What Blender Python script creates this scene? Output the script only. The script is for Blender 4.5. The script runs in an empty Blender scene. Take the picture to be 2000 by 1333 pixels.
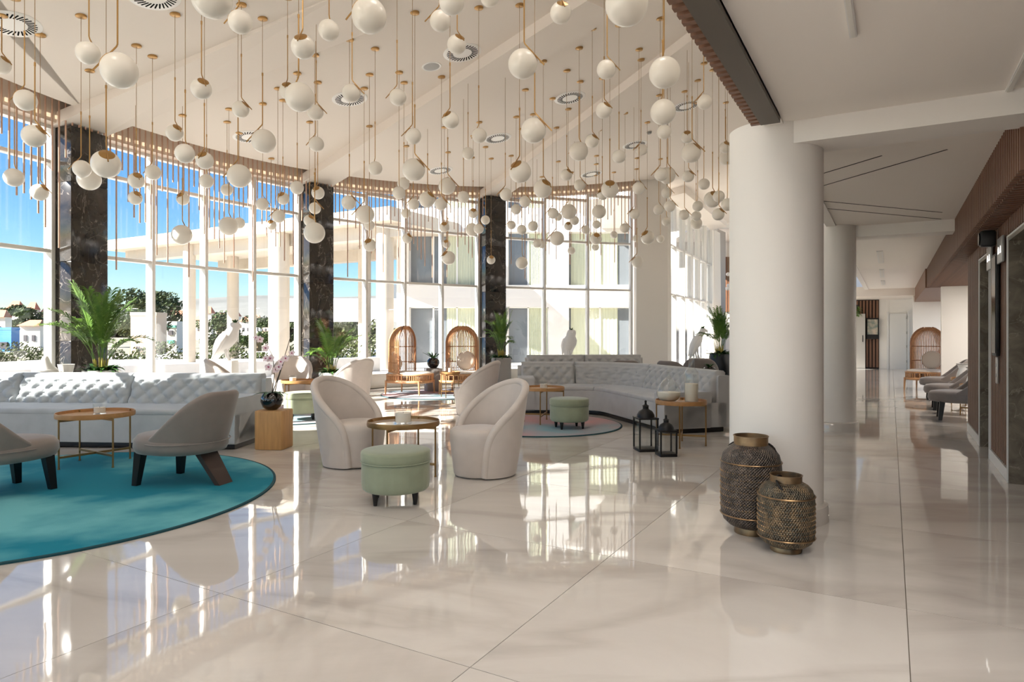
import bpy, math, random
from math import sin, cos, pi, atan2, sqrt, radians as R
from mathutils import Vector, Matrix

scene = bpy.context.scene
COL = scene.collection
random.seed(7)

# ------------------------------------------------------------------ camera, sky, sun, exposure
EYE = 1.35
F = 1300.0
HOR = 650.0
cam_d = bpy.data.cameras.new('camera')
cam_d.sensor_width = 36.0
cam_d.lens = 36.0 * F / 2000.0
cam_d.shift_y = -(666.5 - HOR) / 2000.0
cam_d.clip_end = 3000
cam = bpy.data.objects.new('camera', cam_d)
cam.location = (0, 0, EYE)
cam.rotation_euler = (R(90), 0, 0)
COL.objects.link(cam)
scene.camera = cam

SUN_DIR = Vector((-0.93, -0.40, 0.62)).normalized()      # towards the sun
world = bpy.data.worlds.new('sky'); scene.world = world
world.use_nodes = True
wn = world.node_tree.nodes; wl = world.node_tree.links
for n_ in list(wn): wn.remove(n_)
wo = wn.new('ShaderNodeOutputWorld'); wb = wn.new('ShaderNodeBackground')
sky = wn.new('ShaderNodeTexSky'); sky.sky_type = 'NISHITA'
sky.sun_disc = False
sky.sun_elevation = math.asin(SUN_DIR.z)
sky.sun_rotation = atan2(SUN_DIR.x, SUN_DIR.y)
sky.air_density = 1.0; sky.dust_density = .15; sky.ozone_density = 4.0
wb.inputs['Strength'].default_value = 0.064
hs = wn.new('ShaderNodeHueSaturation'); hs.inputs['Saturation'].default_value = 1.25
wl.new(sky.outputs[0], hs.inputs['Color']); wl.new(hs.outputs[0], wb.inputs['Color']); wl.new(wb.outputs[0], wo.inputs['Surface'])

sun_d = bpy.data.lights.new('sun', 'SUN'); sun_d.energy = 8.0; sun_d.angle = R(0.6); sun_d.color = (1.0, 0.93, 0.84)
sun = bpy.data.objects.new('sun', sun_d); COL.objects.link(sun)
sun.rotation_euler = SUN_DIR.to_track_quat('Z', 'Y').to_euler()
sun.location = (-20, -8, 14)

# unseen fill lamps added to brighten the floor, low ceiling and passage
for (lx, ly, lz, sz_, pw_) in ((-4.6, 1.2, 5.55, .9, 4.6), (-2.2, 2.2, 5.8, .9, 4.6), (-3.6, 4.6, 5.45, .9, 4.6), (-.6, 5.6, 5.85, .9, 4.6), (-1.0, 3.6, 5.9, .9, 4.6), (1.2, 6.6, 6.05, .9, 4.6),
                               (8.35, 10.35, 2.37, .5, 14), (9.8, 12.9, 2.37, .5, 14), (11.6, 16.4, 2.36, .5, 16), (13.6, 19.9, 2.36, .5, 16), (9.7, 25.0, 2.56, .5, 14),
                               (.9, 1.3, 2.79, .6, 10), (1.9, 2.0, 2.79, .6, 10), (-.4, -.8, 2.79, .6, 10), (.7, -1.4, 2.79, .6, 7)):
    ld = bpy.data.lights.new('fill_lamp', 'AREA'); ld.shape = 'DISK'; ld.size = sz_; ld.energy = pw_; ld.color = (1.0, .93, .86)
    lo_ = bpy.data.objects.new('fill_lamp', ld); lo_.location = (lx, ly, lz); COL.objects.link(lo_)

scene.view_settings.view_transform = 'Standard'
scene.view_settings.look = 'None'
scene.view_settings.exposure = 1.75
scene.view_settings.gamma = 1.0
scene.view_settings.use_curve_mapping = False
scene.cycles.max_bounces = 10
scene.cycles.diffuse_bounces = 5
scene.cycles.transparent_max_bounces = 24
scene.cycles.sample_clamp_indirect = 6.0
scene.cycles.caustics_refractive = False
scene.cycles.caustics_reflective = False

# ------------------------------------------------------------------ helpers
def at(x, y, depth):                       # a measured picture point at a known distance -> place in the room
    return Vector(((x - 1000.0) / F * depth, depth, EYE + (HOR - y) / F * depth))
def on_floor(x, y):
    d = F * EYE / (y - HOR)
    return Vector(((x - 1000.0) / F * d, d, 0))

class MB:
    def __init__(self): self.v = []; self.f = []
    def add(self, vs, fs):
        b = len(self.v); self.v += [tuple(p) for p in vs]; self.f += [tuple(i + b for i in q) for q in fs]; return self
    def box(self, c, s, rz=0.0, taper=1.0, M=None):
        hx, hy, hz = s[0] / 2, s[1] / 2, s[2] / 2
        vs = []
        for z, k in ((-hz, taper), (hz, 1.0)):
            for x, y in ((-hx, -hy), (hx, -hy), (hx, hy), (-hx, hy)):
                p = Vector((x * k, y * k, z))
                if M is not None: p = M @ p
                elif rz: p = Matrix.Rotation(rz, 3, 'Z') @ p
                vs.append(p + Vector(c))
        return self.add(vs, [(3, 2, 1, 0), (4, 5, 6, 7), (0, 1, 5, 4), (1, 2, 6, 5), (2, 3, 7, 6), (3, 0, 4, 7)])
    def bevbox(self, c, s, b=0.02, rz=0.0):
        hx, hy, hz = s[0] / 2, s[1] / 2, s[2] / 2
        b = min(b, hx * .9, hy * .9, hz * .9)
        rings = []
        for z, ins in ((-hz, b), (-hz + b * .3, b * .3), (-hz + b, 0), (hz - b, 0), (hz - b * .3, b * .3), (hz, b)):
            ring = []
            x, y = hx - ins, hy - ins; cr = b
            for (sx, sy, a0) in ((1, -1, -90), (1, 1, 0), (-1, 1, 90), (-1, -1, 180)):
                for k in range(4):
                    a = R(a0 + 30 * k)
                    ring.append((sx * (x - cr) + cr * cos(a), sy * (y - cr) + cr * sin(a), z))
            rings.append(ring)
        M3 = Matrix.Rotation(rz, 3, 'Z')
        vs = [M3 @ Vector(p) + Vector(c) for r_ in rings for p in r_]
        n = 16; fs = []
        for i in range(len(rings) - 1):
            for k in range(n):
                fs.append((i * n + k, i * n + (k + 1) % n, (i + 1) * n + (k + 1) % n, (i + 1) * n + k))
        fs.append(tuple(range(n - 1, -1, -1))); fs.append(tuple((len(rings) - 1) * n + k for k in range(n)))
        return self.add(vs, fs)
    def tube(self, pts, r, seg=8, caps=True, closed=False):
        pts = [Vector(p) for p in pts]; n = len(pts)
        rs = r if isinstance(r, (list, tuple)) else [r] * n
        vs = []; up = None
        for i, p in enumerate(pts):
            if closed: t = pts[(i + 1) % n] - pts[i - 1]
            else: t = pts[min(i + 1, n - 1)] - pts[max(i - 1, 0)]
            t.normalize()
            if up is None:
                up = Vector((0, 0, 1)) if abs(t.z) < .9 else Vector((1, 0, 0))
            a = t.cross(up)
            if a.length < 1e-5: a = t.cross(Vector((0, 1, 0)))
            a.normalize(); b = a.cross(t); b.normalize(); up = b
            for k in range(seg):
                q = 2 * pi * k / seg
                vs.append(p + (a * cos(q) + b * sin(q)) * rs[i])
        fs = []
        for i in range(n if closed else n - 1):
            j = (i + 1) % n
            for k in range(seg):
                fs.append((i * seg + k, i * seg + (k + 1) % seg, j * seg + (k + 1) % seg, j * seg + k))
        if caps and not closed:
            fs.append(tuple(range(seg - 1, -1, -1))); fs.append(tuple((n - 1) * seg + k for k in range(seg)))
        return self.add(vs, fs)
    def lathe(self, prof, seg=32, c=(0, 0, 0), M=None):
        vs = []; fs = []; idx = []
        for (r, z) in prof:
            if r < 1e-6:
                idx.append([len(vs)]); vs.append(Vector((0, 0, z)))
            else:
                idx.append(list(range(len(vs), len(vs) + seg)))
                for k in range(seg):
                    a = 2 * pi * k / seg; vs.append(Vector((r * cos(a), r * sin(a), z)))
        for i in range(len(prof) - 1):
            A, B = idx[i], idx[i + 1]
            for k in range(seg):
                k2 = (k + 1) % seg
                if len(A) == 1 and len(B) == 1: continue
                if len(A) == 1: fs.append((A[0], B[k2], B[k]))
                elif len(B) == 1: fs.append((A[k], A[k2], B[0]))
                else: fs.append((A[k], A[k2], B[k2], B[k]))
        C_ = Vector(c)
        vs = [((M @ p) if M is not None else p) + C_ for p in vs]
        return self.add(vs, fs)
    def loft(self, rings, closed_ring=True, caps=True):
        n = len(rings[0]); vs = [p for r_ in rings for p in r_]; fs = []
        for i in range(len(rings) - 1):
            for k in range(n if closed_ring else n - 1):
                k2 = (k + 1) % n
                fs.append((i * n + k, i * n + k2, (i + 1) * n + k2, (i + 1) * n + k))
        if caps and closed_ring:
            fs.append(tuple(range(n - 1, -1, -1))); fs.append(tuple((len(rings) - 1) * n + k for k in range(n)))
        return self.add(vs, fs)
    def prism(self, poly, z0, z1):
        n = len(poly)
        g = lambda z, p: z(p[0], p[1]) if callable(z) else z
        vs = [(p[0], p[1], g(z0, p)) for p in poly] + [(p[0], p[1], g(z1, p)) for p in poly]
        fs = [tuple(range(n - 1, -1, -1)), tuple(range(n, 2 * n))]
        for k in range(n):
            k2 = (k + 1) % n; fs.append((k, k2, n + k2, n + k))
        return self.add(vs, fs)
    def mesh(self, name, mat, smooth=True, angle=35):
        me = bpy.data.meshes.new(name)
        me.from_pydata(self.v, [], self.f); me.update()
        if smooth:
            me.polygons.foreach_set('use_smooth', [True] * len(me.polygons))
            me.set_sharp_from_angle(angle=R(angle))
        if mat: me.materials.append(mat)
        return me
    def build(self, name, mat, parent=None, smooth=True, angle=35, loc=None, rz=0.0, label=None):
        return put(name, self.mesh(name, mat, smooth, angle), parent, loc, rz, label)

def put(name, me, parent=None, loc=None, rz=0.0, label=None):
    o = bpy.data.objects.new(name, me); COL.objects.link(o)
    if parent is not None: o.parent = parent
    if loc is not None: o.location = loc
    if rz: o.rotation_euler = (0, 0, rz)
    if label: o['label'] = label
    return o
def tag(o, label, cat, group=None, kind=None):
    if label: o['label'] = label
    if cat: o['category'] = cat
    if group: o['group'] = group
    if kind: o['kind'] = kind
    return o
def thing(name, label, cat, loc=(0, 0, 0), rz=0.0, group=None, kind=None):
    o = bpy.data.objects.new(name, None); COL.objects.link(o)
    o.empty_display_size = .1
    o.location = loc; o.rotation_euler = (0, 0, rz)
    return tag(o, label, cat, group, kind)
def struct(o, label=None):
    o['kind'] = 'structure'
    if label: o['label'] = label
    return o
def dup(root, loc, rz, label, group=None):
    r = root.copy(); COL.objects.link(r); r.location = loc; r.rotation_euler = (0, 0, rz)
    r['label'] = label
    if group: r['group'] = group
    for ch in list(root.children):
        c = ch.copy(); COL.objects.link(c); c.parent = r
        for g in list(ch.children):
            d = g.copy(); COL.objects.link(d); d.parent = c
    return r
def face(fx, fy): return atan2(fx, -fy)      # things are built facing -Y

# ------------------------------------------------------------------ materials
def srgb(r, g, b):
    f = lambda c: (c / 255 / 12.92) if c / 255 <= .04045 else ((c / 255 + .055) / 1.055) ** 2.4
    return (f(r), f(g), f(b), 1)
def mat(name, col, rough=.5, metal=0.0, spec=.5, var=0.0, vscale=8.0, bump=0.0, bscale=60.0, sheen=0.0, coat=0.0, emit=None, estr=0.0, stretch=None, trans=0.0, ior=1.45, alpha=None, col2=None, ramp=None):
    m = bpy.data.materials.new(name); m.use_nodes = True
    nt = m.node_tree; N = nt.nodes; L = nt.links
    b = N['Principled BSDF']
    b.inputs['Roughness'].default_value = rough; b.inputs['Metallic'].default_value = metal
    b.inputs['Specular IOR Level'].default_value = spec; b.inputs['IOR'].default_value = ior
    if sheen: b.inputs['Sheen Weight'].default_value = sheen; b.inputs['Sheen Roughness'].default_value = .4
    if coat: b.inputs['Coat Weight'].default_value = coat; b.inputs['Coat Roughness'].default_value = .05
    if trans: b.inputs['Transmission Weight'].default_value = trans
    if emit: b.inputs['Emission Color'].default_value = emit; b.inputs['Emission Strength'].default_value = estr
    tc = N.new('ShaderNodeTexCoord'); mp = N.new('ShaderNodeMapping'); L.new(tc.outputs['Object'], mp.inputs['Vector'])
    if stretch: mp.inputs['Scale'].default_value = stretch
    if var or col2:
        nz = N.new('ShaderNodeTexNoise'); nz.inputs['Scale'].default_value = vscale; nz.inputs['Detail'].default_value = 5
        L.new(mp.outputs[0], nz.inputs['Vector'])
        cr = N.new('ShaderNodeValToRGB')
        c1 = [max(0, c * (1 - var)) for c in col[:3]] + [1]
        c2 = [min(1, c * (1 + var)) for c in col[:3]] + [1]
        if col2: c1, c2 = col, col2
        cr.color_ramp.elements[0].position = .3 if ramp is None else ramp[0]; cr.color_ramp.elements[1].position = .7 if ramp is None else ramp[1]
        cr.color_ramp.elements[0].color = c1; cr.color_ramp.elements[1].color = c2
        L.new(nz.outputs['Fac'], cr.inputs[0]); L.new(cr.outputs[0], b.inputs['Base Color'])
    else:
        b.inputs['Base Color'].default_value = col
    if bump:
        n2 = N.new('ShaderNodeTexNoise'); n2.inputs['Scale'].default_value = bscale; n2.inputs['Detail'].default_value = 3
        L.new(mp.outputs[0], n2.inputs['Vector'])
        bp = N.new('ShaderNodeBump'); bp.inputs['Strength'].default_value = bump; bp.inputs['Distance'].default_value = .01
        L.new(n2.outputs['Fac'], bp.inputs['Height']); L.new(bp.outputs[0], b.inputs['Normal'])
    return m

def glass_mat(name, tint, f0=.04, gain=1.0):
    m = bpy.data.materials.new(name); m.use_nodes = True
    N = m.node_tree.nodes; L = m.node_tree.links
    for n in list(N): N.remove(n)
    o = N.new('ShaderNodeOutputMaterial'); mx = N.new('ShaderNodeMixShader')
    t = N.new('ShaderNodeBsdfTransparent'); t.inputs[0].default_value = tint
    g = N.new('ShaderNodeBsdfGlossy'); g.inputs['Roughness'].default_value = 0.0
    lw = N.new('ShaderNodeLayerWeight'); lw.inputs['Blend'].default_value = .5
    pw = N.new('ShaderNodeMath'); pw.operation = 'POWER'; pw.inputs[1].default_value = 5.0; L.new(lw.outputs['Facing'], pw.inputs[0])
    ma = N.new('ShaderNodeMath'); ma.operation = 'MULTIPLY_ADD'; ma.inputs[1].default_value = .85; ma.inputs[2].default_value = f0; L.new(pw.outputs[0], ma.inputs[0])
    L.new(ma.outputs[0], mx.inputs[0]); L.new(t.outputs[0], mx.inputs[1]); L.new(g.outputs[0], mx.inputs[2])
    L.new(mx.outputs[0], o.inputs[0])
    return m

def marble_mat(name, base, vein, dark, scale, rough, vein_w=.06, ior=1.5, world_pos=True, bump=0.0, cloud=None):
    m = bpy.data.materials.new(name); m.use_nodes = True
    nt = m.node_tree; N = nt.nodes; L = nt.links; b = N['Principled BSDF']
    b.inputs['Roughness'].default_value = rough; b.inputs['IOR'].default_value = ior
    geo = N.new('ShaderNodeNewGeometry'); oi = N.new('ShaderNodeObjectInfo')
    add = N.new('ShaderNodeVectorMath'); add.operation = 'ADD'
    mul = N.new('ShaderNodeVectorMath'); mul.operation = 'SCALE'; mul.inputs['Scale'].default_value = 40.0
    cmb = N.new('ShaderNodeCombineXYZ'); L.new(oi.outputs['Random'], cmb.inputs[0]); L.new(oi.outputs['Random'], cmb.inputs[1])
    L.new(cmb.outputs[0], mul.inputs[0]); L.new(geo.outputs['Position'], add.inputs[0]); L.new(mul.outputs[0], add.inputs[1])
    mp = N.new('ShaderNodeMapping'); L.new(add.outputs[0], mp.inputs['Vector'])
    mp.inputs['Rotation'].default_value = (0, 0, R(28)); mp.inputs['Scale'].default_value = (scale * .35, scale, scale * .6)
    n1 = N.new('ShaderNodeTexNoise'); n1.inputs['Scale'].default_value = 1.3; n1.inputs['Detail'].default_value = 9; n1.inputs['Roughness'].default_value = .62; n1.inputs['Distortion'].default_value = .7
    n2 = N.new('ShaderNodeTexNoise'); n2.inputs['Scale'].default_value = .7; n2.inputs['Detail'].default_value = 6; n2.inputs['Distortion'].default_value = 1.2
    L.new(mp.outputs[0], n1.inputs['Vector']); L.new(mp.outputs[0], n2.inputs['Vector'])
    r1 = N.new('ShaderNodeValToRGB'); e = r1.color_ramp.elements
    e[0].position = .5 - vein_w; e[0].color = (0, 0, 0, 1); e[1].position = .5; e[1].color = (1, 1, 1, 1)
    e2 = e.new(.5 + vein_w); e2.color = (0, 0, 0, 1)
    L.new(n2.outputs['Fac'], r1.inputs[0])
    r2 = N.new('ShaderNodeValToRGB'); r2.color_ramp.elements[0].position = .35; r2.color_ramp.elements[1].position = .68
    r2.color_ramp.elements[0].color = base; r2.color_ramp.elements[1].color = dark
    L.new(n1.outputs['Fac'], r2.inputs[0])
    mx = N.new('ShaderNodeMix'); mx.data_type = 'RGBA'
    mm = N.new('ShaderNodeMath'); mm.operation = 'MULTIPLY'; L.new(r1.outputs[0], mm.inputs[0]); L.new(n1.outputs['Fac'], mm.inputs[1])
    L.new(mm.outputs[0], mx.inputs[0]); L.new(r2.outputs[0], mx.inputs[6]); mx.inputs[7].default_value = vein
    L.new(mx.outputs[2], b.inputs['Base Color'])
    if bump:
        nb = N.new('ShaderNodeTexNoise'); nb.inputs['Scale'].default_value = 5.0; nb.inputs['Detail'].default_value = 1
        L.new(geo.outputs['Position'], nb.inputs['Vector'])
        bp = N.new('ShaderNodeBump'); bp.inputs['Strength'].default_value = bump; bp.inputs['Distance'].default_value = .02
        L.new(nb.outputs['Fac'], bp.inputs['Height']); L.new(bp.outputs[0], b.inputs['Normal'])
    return m

M_floor = marble_mat('polished_marble', srgb(213, 208, 201), srgb(178, 170, 162), srgb(200, 194, 187), .9, .035, .05, ior=1.75, bump=.018)
M_grout = mat('grout', srgb(150, 142, 132), .7)
M_blackmarble = marble_mat('black_marble', srgb(30, 26, 23), srgb(170, 160, 150), srgb(58, 51, 45), 4.5, .12, .008, ior=1.55)
M_stone = marble_mat('brown_stone', srgb(134, 124, 110), srgb(176, 168, 154), srgb(98, 89, 78), 7.5, .2, .009, ior=1.5)
M_ceil = mat('ceiling_paint', srgb(233, 224, 214), .7)
M_wall = mat('white_plaster', srgb(236, 232, 226), .6, bump=.04, bscale=90)
M_column = mat('column_plaster', srgb(235, 231, 225), .5, bump=.03, bscale=60)
M_frame = mat('white_aluminium', srgb(226, 224, 220), .35)
M_glass = glass_mat('window_glass', (.955, .975, .98, 1))
M_pelmet = mat('bronze_pelmet', srgb(218, 203, 188), .5)
M_led = mat('led_spot', (1, .85, .62, 1), .4, emit=(1, .82, .58, 1), estr=.22)
M_rod = mat('copper_rod', srgb(196, 160, 138), .4, metal=.3)
M_brass = mat('brushed_brass', srgb(178, 140, 88), .36, metal=.85)
M_cable = mat('pale_cable', srgb(168, 140, 104), .6)
M_opal = mat('opal_glass', srgb(236, 230, 219), .28, coat=.25)
M_teal = mat('teal_pile', srgb(0, 122, 144), .95, col2=srgb(104, 178, 186), vscale=.62, bump=.3, bscale=220, ramp=(.47, .6))
M_pink = mat('pink_pile', srgb(214, 152, 148), .95, col2=srgb(120, 170, 182), vscale=.75, bump=.25, bscale=200)
M_rugedge = mat('rug_binding', srgb(28, 70, 78), .9)
M_sofa = mat('blue_grey_velvet', srgb(178, 184, 188), .8, sheen=.35, var=.06, vscale=6, bump=.05, bscale=120)
M_sofa2 = mat('mid_grey_velvet', srgb(180, 179, 178), .8, sheen=.35, var=.06, vscale=6, bump=.05, bscale=120)
M_taupe = mat('taupe_velvet', srgb(130, 120, 114), .8, sheen=.4, var=.06, vscale=7, bump=.05, bscale=120)
M_cream = mat('oyster_velvet', srgb(205, 195, 187), .8, sheen=.4, var=.05, vscale=6, bump=.04, bscale=120)
M_green = mat('sage_velvet', srgb(146, 154, 130), .8, sheen=.4, var=.07, vscale=7, bump=.05, bscale=100)
M_blackwood = mat('black_wood', srgb(24, 20, 19), .35)
M_walnut = mat('dark_walnut', srgb(66, 50, 44), .4)
M_oak = mat('oak_block', srgb(190, 146, 94), .55, var=.16, vscale=3.0, stretch=(9, 9, 1.0), bump=.1, bscale=20)
M_table = mat('table_top_wood', srgb(176, 130, 82), .4, var=.12, vscale=4, stretch=(1, 8, 8))
M_bronze_leg = mat('antique_brass', srgb(150, 116, 74), .35, metal=.75)
M_rattan = mat('rattan', srgb(192, 144, 102), .5, var=.15, vscale=12)
M_rattan_dark = mat('rattan_frame', srgb(158, 108, 74), .45)
M_cush = mat('cream_cushion', srgb(222, 211, 199), .85, sheen=.2)
M_planter = mat('grey_planter', srgb(136, 132, 130), .6, bump=.1, bscale=50)
M_planter_b = mat('black_planter', srgb(32, 33, 36), .35)
M_planter_w = mat('white_ceramic', srgb(238, 236, 232), .3)
M_leaf = mat('palm_leaf', srgb(54, 94, 28), .5, col2=srgb(104, 134, 48), vscale=5)
M_leaf_d = mat('dark_leaf', srgb(38, 76, 34), .45, col2=srgb(70, 108, 48), vscale=6)
M_stem = mat('palm_stem', srgb(178, 164, 84), .5, var=.2, vscale=5)
M_soil = mat('soil', srgb(48, 38, 30), .95)
M_blackglass = mat('black_glass_bowl', srgb(20, 14, 14), .04, coat=1.0)
M_petal = mat('orchid_petal', srgb(240, 222, 226), .6)
M_petal_c = mat('orchid_centre', srgb(170, 70, 110), .6)
M_orchid_stem = mat('orchid_stem', srgb(70, 60, 44), .5)
M_statue = mat('white_statue', srgb(240, 238, 236), .4, bump=.25, bscale=28)
M_black_metal = mat('black_metal', srgb(34, 33, 33), .45, metal=.3)
M_clear = glass_mat('clear_glass', (.975, .98, .975, 1))
M_sand = mat('white_sand', srgb(238, 230, 214), .9)
M_wax = mat('candle_wax', srgb(244, 236, 224), .6)
M_grey_block = mat('concrete_block', srgb(150, 146, 143), .75, bump=.08, bscale=50)
M_slat = mat('walnut_slat', srgb(120, 86, 66), .5, var=.15, vscale=3, stretch=(8, 8, .8))
M_slat_back = mat('slat_backing', srgb(38, 30, 26), .7)
M_trimboard = mat('fascia_board', srgb(92, 84, 74), .55)
M_steel = mat('brushed_steel', srgb(190, 186, 180), .5, metal=.8)
M_dark_screen = mat('dark_screen', srgb(16, 16, 18), .12)
M_plate = mat('grey_sign_plate', srgb(150, 148, 144), .3)
M_white_led = mat('linear_light', srgb(225,222,214), .4)
M_slot = mat('ceiling_slot', srgb(60, 58, 54), .8)
M_curtain = mat('sheer_curtain', srgb(240, 236, 230), .85)
# outside
M_ext = mat('white_render', srgb(216, 212, 207), .8)
M_ext_conc = mat('pale_concrete', srgb(190, 180, 166), .8, var=.05, vscale=1.2)
M_terrace = mat('terrace_stone', srgb(222, 216, 210), .7, var=.05, vscale=1.5)
M_extglass = mat('outside_glazing', srgb(112, 118, 124), .08)
M_gcurtain = mat('green_curtain', srgb(196, 200, 176), .85, var=.12, vscale=6, stretch=(9, 9, .2))
M_hill = mat('dry_hill', srgb(112, 112, 108), .95, var=.22, vscale=.02)
M_land = mat('dry_ground', srgb(140, 134, 118), .95, var=.18, vscale=.06)
M_hedge = mat('hedge_leaf', srgb(66, 76, 40), .8, var=.4, vscale=6, bump=.8, bscale=14)
M_tree = mat('tree_leaf', srgb(66, 78, 46), .85, var=.4, vscale=3, bump=.8, bscale=9)
M_bark = mat('bark', srgb(120, 104, 84), .9)
M_roof = mat('clay_roof', srgb(198, 130, 104), .85)
M_h_pink = mat('pink_house', srgb(236, 206, 180), .85)
M_h_white = mat('white_house', srgb(240, 232, 222), .85)
M_h_green = mat('green_trim', srgb(96, 176, 152), .7)
M_h_blue = mat('blue_sheet', srgb(72, 138, 206), .6)
M_win_dark = mat('far_window', srgb(88, 84, 88), .3)

# ------------------------------------------------------------------ layout of the place
CX, CY, RW = 6.24, 6.0, 14.0                     # the round glass front
def ceil_h(x, y): return 6.337 + .15 * x - .06 * y
CN = Vector((-.15, .06, 1)).normalized()
def ring(a, r): return Vector((CX + r * cos(R(a)), CY + r * sin(R(a)), 0))
O0 = Vector((1.87, 4.72, 0)); DV = Vector((.4946, .8691, 0)); NV = Vector((.8691, -.4946, 0))
def cor(s, t, z=0.0): 
    p = O0 + DV * s + NV * t; return Vector((p.x, p.y, z))
COR_RZ = atan2(DV.y, DV.x)
CH = 2.82

# floor: grout bed and single tiles
fl = MB().prism([(-9.5, -9), (9, -9), (22, 14), (22, 30), (5, 30), (2, 20.6), (-6, 18), (-9.5, 12)], -.08, -.012).build('floor', M_grout, None, False)
struct(fl, 'polished cream marble floor laid in large square tiles')
PT, PS = 1.54, 1.53
tile_me = None
k_t = 0
for i in range(-8, 20):
    for j in range(-11, 4):
        s0 = -2.78 + PS * i; t0 = .776 + PT * j
        c = cor(s0 + PS / 2, t0 + PT / 2)
        d = sqrt((c.x - CX) ** 2 + (c.y - CY) ** 2)
        inside = d < 13.9 and c.y < 21
        cor_in = s0 > -3 and -2 < t0 < 3.2
        back = 3.0 < c.x < 11 and 18 < c.y < 29 and (c.x - 3.6) * .894 - (c.y - 18.8) * .447 > -.4
        if not (inside or cor_in or back): continue
        if t0 > 3.2 or s0 < -10.5 or s0 > 24.5: continue
        if c.y < -5.5 or c.y < 0 and abs(c.x) > 4.5: continue
        if tile_me is None:
            tile_me = MB().box((0, 0, -.006), (PS - .004, PT - .004, .012)).mesh('tile', M_floor, False)
        put('tile', tile_me, fl, (c.x, c.y, 0), COR_RZ); k_t += 1

# high ceiling over the lounge
def fasc(y): return Vector((1.79 + .569 * (y - 4.72), y, 0))
arc = [ring(a, 13.42) for a in range(232, 98, -2)]
poly = [(p.x, p.y) for p in arc] + [(4.0, 19.3), (4.9, 21.6), (8.6, 29), (13, 27), (14.5, 26.5)] + [(fasc(26).x, 26), (fasc(-4.5).x, -4.5)]
ce = MB().prism(poly, ceil_h, lambda x, y: ceil_h(x, y) + .25).build('ceiling', M_ceil, None, False)
struct(ce, 'sloping white lounge ceiling')
roof = [ring(a, 14.25) for a in range(232, 96, -2)]
rp = [(p.x, p.y) for p in roof] + [(4.4, 19.6), (4.6, 22), (8.4, 29.6), (15, 27.5)] + [(fasc(26).x + .3, 26), (fasc(-4.5).x + .3, -4.5)]
struct(MB().prism(rp, lambda x, y: ceil_h(x, y) + .25, lambda x, y: ceil_h(x, y) + .45).build('trim_1', M_wall, None, False), 'roof slab above the sloping ceiling')
# radial ribs of the ceiling
COLS = [161.0, 140.2, 119.4, 98.0]
for k, (a, dx, dy, L_) in enumerate(((161.0, 4.9, -2.0, 5.6), (140.2, 6.37, -6.45, 8.2), (119.4, 3.75, -7.5, 8.6))):
    p0 = ring(a, 14.0); d = Vector((dx, dy, 0)).normalized(); n = Vector((-d.y, d.x, 0))
    w = .38
    pl = [p0 - n * w, p0 + n * w, p0 + d * L_ + n * w * .9, p0 + d * L_ - n * w * .9]
    if k == 0: pl.append(p0 + d * 1.1 - n * w)
    def under(x, y, p0=p0, d=d, n=n, k=k):
        q = Vector((x, y, 0)) - p0
        if k == 0 and q.dot(n) < 0 and q.dot(d) > 1: return ceil_h(x, y) - .004
        return ceil_h(x, y) - .17
    o = MB().prism([(p.x, p.y) for p in pl], under, lambda x, y: ceil_h(x, y) + .02).build('ceiling_beam', M_ceil, ce, False)
# low ceiling over the passage
lowp = [cor(-13, -.06), cor(-13, 3.6), cor(20.5, 3.6), cor(20.5, -.06)]
lo = MB().prism([(p.x, p.y) for p in lowp], CH, CH + .12).build('ceiling_low', mat('passage_ceiling', srgb(240, 234, 226), .7), None, False)
struct(lo, 'low white ceiling over the passage')
lowq = [cor(20.5, -4.0), cor(20.5, 3.6), cor(24, 3.6), cor(24, -4.0)]
struct(MB().prism([(p.x, p.y) for p in lowq], 2.58, 2.9).build('ceiling_far', M_ceil, None, False), 'dropped ceiling at the far end of the passage')
# fascia between low and high ceilings with its slats
fa = MB()
p0, p1 = cor(-13, -.06), cor(20.5, -.06)
fa.prism([(p.x, p.y) for p in (p0, p0 + NV * .12, p1 + NV * .12, p1)], CH - .02, lambda x, y: ceil_h(x, y) + .2)
fo = struct(fa.build('wall_fascia', M_wall, None, False), 'white upstand between the low and the high ceiling')
b_ = MB(); c0 = cor(-5.5, -.005); c1 = cor(-.22, -.005)
b_.prism([(p.x, p.y) for p in (c0 - NV * .06, c0 + NV * .065, c1 + NV * .065, c1 - NV * .06)], CH - .05, CH - .001)
fb = b_.build('fascia_board', M_trimboard, fo, False, label='grey brown board under the slatted fascia')
sl_me = MB().box((0, 0, .3), (.042, .06, .6)).mesh('slat', M_slat, False)
s_ = -5.4
while s_ < -.2:
    put('slat', sl_me, fo, cor(s_, -.095, CH - .05), COR_RZ)
    s_ += .078

# cross beams of the passage
for s0 in (.12, 5.45):
    bm = MB(); a, b = cor(s0 - .17, .1), cor(s0 - .17, 1.45)
    bm.prism([(p.x, p.y) for p in (a, b, b + DV * .36, a + DV * .36)], CH - .155, CH + .01)
    struct(bm.build('ceiling_cross_beam', M_wall, None, False), 'white beam crossing the passage ceiling at the ' + ('nearest' if s0 < 1 else 'second') + ' round column')
# round columns
def round_column(p, r, h, label):
    t = struct(thing('column_round', label, None, p))
    MB().lathe([(0, .0), (r, 0), (r, h), (0, h)], 72).build('shaft', M_column, t)
    MB().lathe([(r, 0), (r + .035, 0), (r + .035, .1), (r + .028, .115), (r, .125)], 72).build('plinth', M_floor, t)
    return t
round_column(Vector((1.955, 4.94, 0)), .325, CH + .02, 'thick white round column beside the dark metal lanterns')
round_column(cor(5.33, -.02), .315, CH + .02, 'second white round column further down the passage')

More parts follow.
